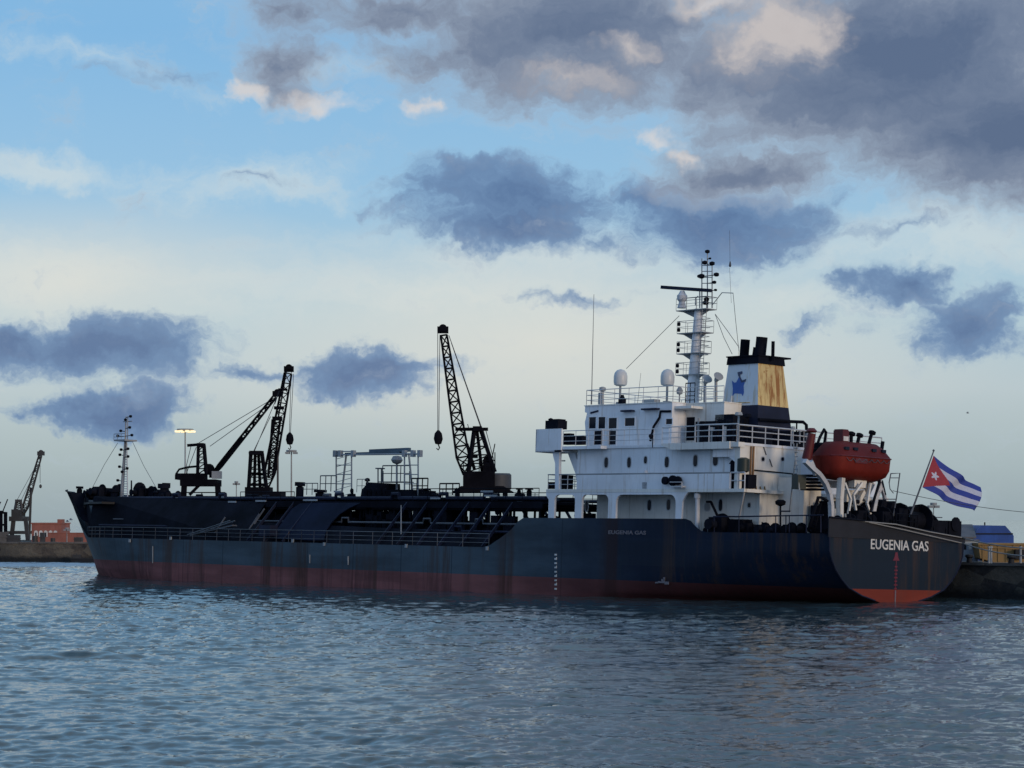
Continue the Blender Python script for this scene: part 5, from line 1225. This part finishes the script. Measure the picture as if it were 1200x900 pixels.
# ================================================================ QUAY CRANES
def lattice_crane(label, Y, pts, mat=CRANE, hook=None, boom_w=(1.0, .55), portal=True, rr=.08, group='cranes on the quay'):
    A = lambda q, dy=0: at(q[0], q[1], Y+dy) 
    g = A(pts['ground']); g.z = 2.3
    root = thing('harbour_crane', label, 'crane', tuple(g), None, group)
    def put(name, m, mt=mat, par=None, sm=False): return m.build(name, mt, par or root, sm)
    s = Y/FPX
    if portal:
        (xl, xr), ytop = pts['portal']
        for px in (xl, xr):
            for dy in (-2.2, 2.2):
                q = A((px, ytop), dy); q2 = Vector((q.x+(.35 if px == xl else -.35)*-1, q.y, 2.3)); m = MB(); m.beam(q2, q, .55, .55); put('leg', m)
        m = MB(); a = A((xl-1, ytop)); c = A((xr+1, ytop)); m.box((a.x, Y-2.6, a.z-.35), (c.x, Y+2.6, a.z+.35))
        zlo = A((xl, pts.get('sill', ytop+14))).z; m.box((a.x-.6, Y-2.5, zlo-.35), (c.x+.6, Y-2.0, zlo+.1)); m.box((a.x-.6, Y+2.0, zlo-.35), (c.x+.6, Y+2.5, zlo+.1))
        if 'brace' in pts: m.beam(A(pts['brace'][0], -2.2), A(pts['brace'][1], -2.2), .3, .3)
        put('portal_beam', m)
    (bx0, by0, bx1, by1) = pts['house']; m = MB(); a = A((bx0, by0)); c = A((bx1, by1)); m.box((a.x, Y-1.6, c.z), (c.x, Y+1.6, a.z)); 
    m.box((a.x+.3, Y-1.62, a.z-.5*(a.z-c.z)), (a.x+.7, Y-1.6, a.z-.2*(a.z-c.z)))
    hs = put('machinery_house', m)
    m = MB(); m.lathe([(1.3, -.45), (1.3, 0)], Vector(((a.x+c.x)/2, Y, c.z)), (0, 0, 1), 18); put('slewing_ring', m)
    (tx0, tx1, ty), (ux0, ux1, uy) = pts['tower']; m = MB()
    for px, qx in ((tx0, ux0), (tx1, ux1)):
        for dy in (-.9, .9): m.beam(A((qx, uy), dy), A((px, ty), dy*.5), .30, .30)
    n = 5
    for i in range(n):
        t0, t1 = i/n, (i+1)/n
        for dy in (-.9, .9):
            l0 = A((ux0, uy), dy).lerp(A((tx0, ty), dy*.5), t0); r1 = A((ux1, uy), dy).lerp(A((tx1, ty), dy*.5), t1); r0 = A((ux1, uy), dy).lerp(A((tx1, ty), dy*.5), t0)
            m.tube(l0, r1, .06, n=4); m.tube(l0, r0, .06, n=4)
    m.box(A((tx0-2, ty), -1)+Vector((0, 0, -.15)), A((tx1+2, ty), 1)+Vector((0, 0, .2)))
    if 'mid' in pts: 
        for q in pts['mid']: m.beam(A(q[0]), A(q[1]), .3, .3)
    put('tower', m)
    fo, ti = pts['boom']; m = MB(); P0, P1 = A(fo), A(ti); mid = pts.get('bend')
    L = (P1-P0).length
    m.truss(P0, P0.lerp(P1, .12), boom_w[0]*.35, boom_w[0], 2, rr); m.truss(P0.lerp(P1, .12), P0.lerp(P1, .96), boom_w[0], boom_w[1], max(8, int(L/1.15)), rr)
    m.box(P1-Vector((.5, .3, .35)), P1+Vector((.5, .3, .25))); m.tube(P0-Vector((0, .8, 0)), P0+Vector((0, .8, 0)), .15)
    boom = put('boom', m)
    m = MB(); m.lathe([(.38, -.08), (.38, .08)], P1+Vector((0, 0, .1)), (0, 1, 0), 12); put('sheave', m, par=boom)
    for cp in pts.get('ropes', []):
        m = MB(); m.tube(A(cp[0]), A(cp[1]), .035, n=4); put('cable', m, WIRE)
    if hook:
        (hx, hy), (sx, sy) = hook; m = MB(); m.tube(A((sx, sy)), A((hx, hy)), .03, n=4); m.tube(A((sx+2.5, sy+2)), A((hx+1.2, hy)), .03, n=4); cb = put('hoist_rope', m, WIRE)
        m = MB(); q = A((hx+.6, hy)); m.lathe([(.1, .3), (.34, 0), (.42, -.5), (.28, -.95), (.1, -1.0)], q, (0, 0, 1), 10); m.path([q+Vector((0, 0, -1)), q+Vector((.12, 0, -1.3)), q+Vector((0, 0, -1.5)), q+Vector((-.16, 0, -1.35))], .06, 6); put('hook_block', m, par=cb, sm=True)
    return root, put, A
YA = shore_depth(235, -18); YB = shore_depth(303, -20); YC_ = shore_depth(567, -17)
rA, putA, AA = lattice_crane('portal crane beside the lit lamp pole, its low boom rising to the right', YA, dict(ground=(236, 600), portal=((216, 255), 566), sill=583, house=(209.5, 555, 241, 562.5), tower=((232.5, 239, 522), (231.5, 242, 556)), boom=((248, 558), (325, 461)),
    ropes=(((233, 519), (322, 466)), ((246, 523), (320, 470)), ((224, 522), (216, 556)), ((230, 524), (218, 556))), brace=((222, 580), (235, 567)), mid=(((219.5, 522), (233, 521)),)), boom_w=(.42, .36), rr=.10)
m = MB(); m.path([AA((206, 556)), AA((210, 550)), AA((220, 547.5)), AA((231, 546.5))], .12, 6); m.tube(AA((219, 548)), AA((219, 556)), .06); m.tube(AA((206, 556)), AA((206, 562)), .1); putA('counter_jib', m)
m = MB(); q = AA((245, 550)); m.lathe([(.5, -.3), (.62, 0), (.5, .3)], q, (0, 1, 0), 12); m.box(AA((245, 552), -.5), AA((249, 560), .5)); putA('winch_drum', m, sm=True)
m = MB(); m.rail([AA((209, 586), -2.6), AA((264, 586), -2.6)], .8, .06, 2.0, 2); putA('guard_rail', m)
m = MB(); q = AA((252, 561), -1.5); m.box(q+Vector((-.3, -.4, 0)), q+Vector((.7, .4, .8))); putA('operator_cab', m, GREYP)
m = MB(); m.beam(AA((248, 558)), AA((284, 512)), .3, .3); putA('boom_stiffener', m)
rB, putB, AB = lattice_crane('middle dark crane with a broad upright lattice boom and a stocky tower', YB, dict(ground=(303, 600), house=(289, 571, 318, 583), tower=((294, 307, 531), (291, 313, 578)), boom=((313, 570), (338.5, 432)),
    ropes=(((297, 529), (317, 488)), ((298, 529), (333, 445)), ((325, 465), (322, 474))), mid=(((291.5, 531), (309, 530)), ((299, 533), (298, 575)), ((303, 533), (305, 575)), ((295, 555), (312, 556)), ((293, 568), (312.5, 568)))), boom_w=(1.1, .75), hook=((339, 510), (341.5, 436)), portal=False, rr=.075)
m = MB(); m.box(AB((287, 576), -3), AB((335, 585), 3)); m.box(AB((290, 583), -2.4), AB((296, 630), 2.4)); m.box(AB((318, 583), -2.4), AB((324, 630), 2.4)); putB('portal_beam', m)
m = MB(); m.truss(AB((324, 492)), AB((317, 560)), .8, .5, 9, .10); putB('boom_ladder', m)
m = MB(); m.beam(AB((326, 490), -.62), AB((336, 432), -.62), .15, .15); m.box(AB((319, 488), -.6), AB((331, 493), .6)); m.box(AB((321, 476), -.5), AB((333, 480), .5)); m.box(AB((326, 455), -.5), AB((337, 458), .5)); m.box(AB((334, 429), -.6), AB((344, 434), .6)); putB('boom_frame', m)
m = MB(); m.tube(AB((325.5, 600)), AB((325.5, 524)), .11); putB('hanging_cable', m, WIRE)
rC, putC, AC = lattice_crane('tallest crane, nearest the white bridge, its boom leaning left with a hook block hanging', YC_, dict(ground=(565, 600), house=(543, 553, 580, 571), tower=((556, 563, 503), (549, 580, 553)), boom=((545.5, 556), (519, 386)),
    ropes=(((526, 393), (564, 500)), ((529, 402), (563, 500)), ((566, 503), (577, 540)), ((569, 503), (579, 540)), ((548, 497), (550, 505))), mid=(((533.5, 503), (572, 503)), ((553, 535), (560, 535)), ((547, 520), (556, 550)), ((559, 505), (565, 553)))), boom_w=(1.15, .55), hook=((513, 508), (513, 390)), portal=False, rr=.10)
m = MB(); q = AC((577, 574)); m.lathe([(1.25, 0), (1.35, .1), (1.35, 1.35), (1.2, 1.5)], q-Vector((-.4, 0, 0)), (0, 0, 1), 20); putC('counterweight', m, paint('counterweight_grey', (.045, .048, .055), .6), sm=True)
m = MB(); m.prism([(AC((530, 577)).x, AC((530, 577)).z), (AC((602, 577)).x, AC((602, 577)).z), (AC((590, 570)).x, AC((590, 570)).z), (AC((541, 570)).x, AC((541, 570)).z)], 'y', YC_-2.6, YC_+2.6)
for px in (536, 592): m.box(AC((px-3, 577), -2.4), AC((px+3, 640), 2.4))
putC('portal_beam', m)
m = MB(); m.box(AC((566, 543), -.9), AC((578, 553), .9)); m.lathe([(.5, -.6), (.5, .6)], AC((572, 541)), (0, 1, 0), 12); m.tube(AC((580, 552)), AC((580, 530)), .05); m.tube(AC((575, 545)), AC((580, 520)), .05); putC('winch_drum', m)
m = MB(); m.rail([AC((543, 553), -1.6), AC((580, 553), -1.6)], 1.0, .04, 1.2, 2); putC('guard_rail', m)
m = MB(); m.box(AC((515.5, 384), -.4), AC((524, 389), .4)); putC('boom_head', m)
# far small crane at the left edge
YD = 330
rD, putD, AD = lattice_crane('small distant crane at the left edge near the red building', YD, dict(ground=(24, 632), portal=((16, 30), 608), sill=623, house=(16, 597, 27, 607), tower=((19.5, 24, 587), (17, 26, 600)), boom=((27, 603), (48, 531)),
    ropes=(((20, 586), (42, 546)), ((25, 586), (43, 548)), ((47, 533), (47, 566)), ((35, 572), (34, 640))), mid=(((11.5, 608), (33, 608)), ((34, 640), (36.5, 572)))), CRANEG, boom_w=(.75, .4), rr=.09)
m = MB(); m.lathe([(.05, .2), (.2, 0), (.2, -.25), (.05, -.4)], AD((47.5, 569)), (0, 0, 1), 8); putD('hook_block', m)
# part of another crane base cut by the frame
g = at(4, 632, 325); g.z = 2.3; rE = thing('crane_base', 'dark crane leg frame cut off by the left edge of the photo', 'crane', tuple(g)); m = MB()
for px in (-6, 1, 6.5): m.beam(at(px, 633, 325), at(px, 600, 325), .45, .45)
m.beam(at(-6, 601, 325), at(7, 601, 325), .3, .3)
m.beam(at(-8, 600, 325), at(4, 600, 325), .5, .4); m.beam(at(-8, 615, 325), at(7, 615, 325), .3, .3); m.build('leg_frame', CRANE, rE)
m = MB(); m.tube(at(3, 600, 325), at(9, 585, 325), .08); m.tube(at(-6, 600, 325), at(1, 588, 325), .08); m.build('stay', CRANE, rE)

# ================================================================ LAMP POLES
def lamp_pole(px, top, Y, label, lit, w=18, rpx=1.2, group='floodlight poles on the quay'):
    s = Y/FPX; base = at(px, 600, Y); base.z = 2.3; tp_ = at(px, top, Y); root = thing('floodlight_pole', label, 'lamp pole', tuple(base), None, group)
    m = MB(); m.lathe([(rpx*s*1.1, 0), (rpx*s*.6, tp_.z-2.3)], base, (0, 0, 1), 10); m.build('pole', GREYP, root, True)
    m = MB(); m.lathe([(w*s*.42, 0), (w*s*.45, .12), (w*s*.42, .2)], tp_, (0, 0, 1), 20); hd = m.build('lamp_ring', GREYP, root)
    n = 8 if lit else 4
    for i in range(n):
        t = 2*math.pi*(i+.5)/n; c = tp_+Vector((math.cos(t)*w*s*.45, math.sin(t)*w*s*.45, -.12)); m = MB(); m.box(c-Vector((.22, .22, .10)), c+Vector((.22, .22, .10))); m.build('floodlight', LAMP if lit else GREYP, hd)
    return root
lamp_pole(217, 504.5, shore_depth(217, -30), 'tall pole with a ring of lit yellow floodlights beside the left portal crane', True, 22)
lamp_pole(341.5, 529.5, shore_depth(341, -26), 'unlit grey lamp pole standing between the broad boomed crane and the gantry', False, 14)
lamp_pole(277, 566, shore_depth(277, -26), 'short slim pole between the two left cranes', False, 5, .8)
lamp_pole(1094, 592, shore_depth(1094, -26), 'small lamp pole rising behind the transom below the flag', False, 9, .8)
lamp_pole(78.5, 620, 300, 'low lamp post on the far quay just left of the bow', False, 5, .6)
for px, py, nm in ((342.5, 521, ''),):
    pass

# ================================================================ RIGHT SHORE
def solid(name, label, cat, pxs, Y, depth, mat, group=None, origin=None):
    """long box-like building seen end on, outline read in elevation"""
    pts = [at(a, c, Y) for a, c in pxs]; o = Vector((pts[0].x, Y, 2.3)); root = thing(name, label, cat, tuple(o), None, group)
    return root, pts
Y1 = 172
root, _ = solid('tarpaulin_shed', 'blue tarpaulin covered shed on the quay at the right edge', 'shed', [(1144, 636)], Y1, 8, TARP)
z0 = 2.3; a = at(1143, 636, Y1); c = at(1188, 636, Y1); e = at(1150, 624, Y1); t0, t1 = at(1149, 615.5, Y1), at(1178, 616, Y1); e1 = at(1186, 625, Y1)
m = MB(); m.prism([(a.x, z0), (c.x, z0), (c.x, e1.z-.2), (e1.x, e1.z), (t1.x, t1.z), (t0.x, t0.z), (a.x-.1, e.z-.35)], 'y', Y1, Y1+7); m.build('tarp_cover', TARP, root)
m = MB(); m.tube(at(1144, 625.5, Y1-.05), at(1187, 625.5, Y1-.05), .05); m.tube(at(1154, 615.5, Y1), at(1154, 612, Y1), .06); m.build('ridge_rope', TAR, root)
root, _ = solid('grey_roof_shed', 'shed with a dull grey brown roof left of the blue tarpaulin', 'shed', [(1120, 630)], Y1-1, 5, ROOFG)
a = at(1105, 629, Y1-1); c = at(1143.5, 629, Y1-1); t0, t1 = at(1108, 614.5, Y1-1), at(1149, 614.5, Y1-1)
m = MB(); m.add([Vector((a.x, Y1-1.2, a.z)), Vector((c.x, Y1-1.2, c.z)), Vector((t1.x, Y1+2, t1.z)), Vector((t0.x, Y1+2, t0.z)), Vector((a.x, Y1-1.2, a.z-.12)), Vector((c.x, Y1-1.2, c.z-.12)), Vector((t1.x, Y1+2, t1.z-.12)), Vector((t0.x, Y1+2, t0.z-.12))], [(0, 1, 2, 3), (4, 5, 6, 7), (0, 1, 5, 4), (1, 2, 6, 5), (2, 3, 7, 6), (3, 0, 4, 7)]); m.build('roof', ROOFG, root)
m = MB(); m.box((a.x+.2, Y1-.9, 2.3), (c.x-.2, Y1+1.9, a.z-.13)); m.build('wall', GREYP, root)
# pale truck cab / kiosk
Y2 = 158; root = thing('pale_blue_cabin', 'pale blue and white cabin standing between the transom and the yellow steel hull', 'cabin', tuple(Vector((at(1128, 650, Y2).x, Y2, 2.3))))
a = at(1125, 634, Y2); c = at(1146, 652, Y2); m = MB(); m.box((a.x, Y2, 2.3), (c.x, Y2+2.5, a.z)); wl = m.build('cabin_body', SAGE, root)
m = MB(); m.box((a.x-.1, Y2-.1, a.z+.002), (c.x+.1, Y2+2.6, a.z+.1)); m.build('roof', ROOFG, root)
for i in range(3):
    q = at(1129+i*6.2, 637, Y2-.03); q2 = at(1132.5+i*6.2, 644, Y2-.03); m = MB(); m.box((q.x, Y2-.03, q2.z), (q2.x, Y2-.001, q.z)); m.build('window', GLASS if i != 1 else LETTER, wl)
# yellow steel pontoon section stored on the quay
Y3 = 156; root = thing('steel_pontoon', 'long ochre yellow steel pontoon section stored on the quay at the right edge', 'pontoon', tuple(Vector((at(1146, 655, Y3).x, Y3, 2.3))))
a, c = at(1146, 636.5, Y3), at(1230, 637, Y3); m = MB(); m.prism([(a.x, a.z), (c.x, c.z), (c.x, 2.45), (at(1165, 655, Y3).x, 2.45), (at(1149, 655, Y3).x, 2.75)], 'y', Y3, Y3+3); pb = m.build('pontoon_body', YELLOW, root)
m = MB(); 
for px in range(1152, 1230, 9): q = at(px, 637, Y3-.02); m.box((q.x-.05, Y3-.06, 2.5), (q.x+.05, Y3-.001, q.z-.05))
m.box((a.x, Y3-.12, a.z-.12), (c.x, Y3-.002, a.z)); m.beam(at(1148, 641, Y3-.05), at(1230, 644.5, Y3-.05), .1, .08); m.build('stiffener', YELLOW, pb)
m = MB(); q = at(1195, 650, Y3-.4); m.box(q-Vector((.35, .3, .3)), q+Vector((.35, .3, .35))); m.build('hatch_box', TAR, root)
for px, lab in ((1159, 'slim post by the yellow pontoon, nearest the transom'), (1161.5, 'white painted bollard post on the quay edge'), (1196, 'white post on the quay edge at the far right')):
    q = at(px, 658, 151); q.z = 2.5; m = MB(); m.lathe([(.09, 0), (.07, 1.0), (.11, 1.02), (.1, 1.15)], q, (0, 0, 1), 8); o = m.build('quay_post', GREYP, None, True, origin=q); o.location = q; tag(o, lab, 'post', 'posts along the quay edge')
# low rubble, bollards and kerb clutter
for i, (px, Y, lab) in enumerate(((1136, 153, 'dark mooring bollard on the quay close to the transom'), (1185, 150, 'dark mooring bollard on the quay before the pontoon'))):
    q = at(px, 650, Y); q.z = 2.5; m = MB(); m.lathe([(.22, 0), (.18, .3), (.3, .42), (.26, .55), (.05, .6)], q, (0, 0, 1), 12); o = m.build('mooring_bollard', TAR, None, True, origin=q); o.location = q; tag(o, lab, 'bollard', 'bollards on the quay')
# hollow recess frame and fenders on quay wall
for i, (x, lab) in enumerate(((-4.5, 'round black tyre fender hung low on the quay wall by the transom'), (-11.2, 'round black tyre fender on the quay wall at the right edge'))):
    q = shore(x, -9.45, 1.0); m = MB(); n = 18
    for k in range(n):
        t0_, t1_ = 2*math.pi*k/n, 2*math.pi*(k+1)/n; m.tube(q+_f*math.cos(t0_)*.45+Vector((0, 0, math.sin(t0_)*.45)), q+_f*math.cos(t1_)*.45+Vector((0, 0, math.sin(t1_)*.45)), .16, n=7)
    o = m.build('tyre_fender', TAR, None, True, origin=q); o.location = q; tag(o, lab, 'fender', 'tyre fenders on the quay wall')
# ================================================================ LEFT SHORE
Yb = 312; g = at(54, 632, Yb); g.z = 2.3
root = thing('red_waterfront_building', 'low salmon red building with arched white openings on the far left quay', 'building', tuple(g))
a, c = at(37, 614, Yb), at(72, 632, Yb); m = MB(); m.box((a.x, Yb, 2.3), (c.x, Yb+6, a.z)); bw = m.build('wall', REDB, root)
m = MB(); m.box((a.x-.1, Yb-.1, a.z+.002), (c.x+.1, Yb+6.1, a.z+.18)); q = at(70, 611, Yb); m.box((q.x-.4, Yb+.3, a.z+.182), (c.x+.05, Yb+2, q.z+.3)); m.build('parapet', REDB, root)
for i in range(5):
    x0_ = at(40+i*5.7, 620, Yb).x; w = .52; z0_, z1_ = at(40, 629, Yb).z, at(40, 622, Yb).z; pts = [(x0_, z0_)]+[(x0_+w/2-w/2*math.cos(math.pi*k/6), z1_-.2+.25*math.sin(math.pi*k/6)) for k in range(7)]+[(x0_+w, z0_)]
    m = MB(); m.prism(pts, 'y', Yb-.05, Yb-.002); wi = m.build('arched_window', LETTER, bw)
    m = MB(); m.box((x0_+w*.3, Yb-.07, z0_), (x0_+w*.7, Yb-.052, z1_-.25)); m.build('window_pane', GLASS, wi)
g = at(80, 632, 300); g.z = 2.3; m = MB(); a, c = at(57, 625, 300), at(106, 632, 300); m.box((a.x, 300, 2.3), (c.x, 300.4, a.z)); m.box((a.x, 299.95, a.z+.002), (c.x, 300.45, a.z+.1)); o = m.build('red_boundary_wall', REDB, None, False, origin=g); o.location = g; tag(o, 'low orange red boundary wall running along the far quay toward the bow', 'wall')
items = [(3, 633, 1.4, 1.3, 'stone'), (16, 634, 1.6, .9, 'crate'), (41, 633, .7, .8, 'drum'), (62, 634, .6, .5, 'drum'), (92, 633, 1.0, .6, 'crate'), (50, 634, .5, 1.2, 'crate')]
labs = ['grey block at the far left end of the far quay', 'wide low grey block below the small distant crane', 'dark drum left of the red building', 'small dark drum before the red boundary wall', 'low dark box near the bow end of the far quay', 'upright grey box before the red building']
for (px, py, w, h, kd), lb in zip(items, labs):
    q = at(px, py, 291); q.z = 2.5; m = MB()
    if kd == 'drum': m.lathe([(w/2, 0), (w/2, h*.33), (w/2*1.05, h*.35), (w/2, h*.37), (w/2, h)], q, (0, 0, 1), 12)
    else: m.box(q-Vector((w/2, .5, 0)), q+Vector((w/2, .5, h))); m.box(q+Vector((-w/2-.05, -.55, h*.45)), q+Vector((w/2+.05, .55, h*.55)))
    o = m.build('oil_drum' if kd == 'drum' else 'quay_crate', CRANEG if kd != 'stone' else CONC, None, False, origin=q); o.location = q; tag(o, lb, 'drum' if kd == 'drum' else 'crate', 'goods on the far quay')
q = at(97, 656, 286); q.z = .1; root = thing('work_raft', 'small dark work float lying under the far quay beside the bow', 'raft', tuple(q)); m = MB(); m.box(q+Vector((-1.4, -.6, -.2)), q+Vector((1.6, .6, .35))); rb_ = m.build('float_body', TAR, root); m = MB(); m.tube(q+Vector((-.8, 0, .3)), q+Vector((-.8, 0, 1.0)), .08); m.box(q+Vector((-1.2, -.4, .352)), q+Vector((-.2, .4, .8))); m.build('cargo', CRANEG, root)
# gulls over the far quay
for px, py, Y, lb in ((79, 611, 260, 'left of the two tiny gulls above the far quay'), (83, 609, 262, 'right of the two tiny gulls above the far quay'), (1134, 484, 300, 'tiny gull high above the flag on the right')):
    q = at(px, py, Y); m = MB(); m.lathe([(.01, -.22), (.06, -.1), (.07, .05), (.03, .2), (.005, .24)], q, (1, .3, 0), 8)
    for s in (-1, 1): m.add([q+Vector((.08, 0, .03)), q+Vector((-.08, 0, .03)), q+Vector((-.06, s*.3, .16)), q+Vector((.04, s*.3, .17)), q+Vector((-.1, s*.62, .08))], [(0, 1, 2, 3), (2, 3, 4)])
    o = m.build('gull', GREYP, None, False, origin=q); o.location = q; tag(o, lb, 'bird', 'gulls in the air')

for o in bpy.data.objects:
    if '_o' in o: del o['_o']
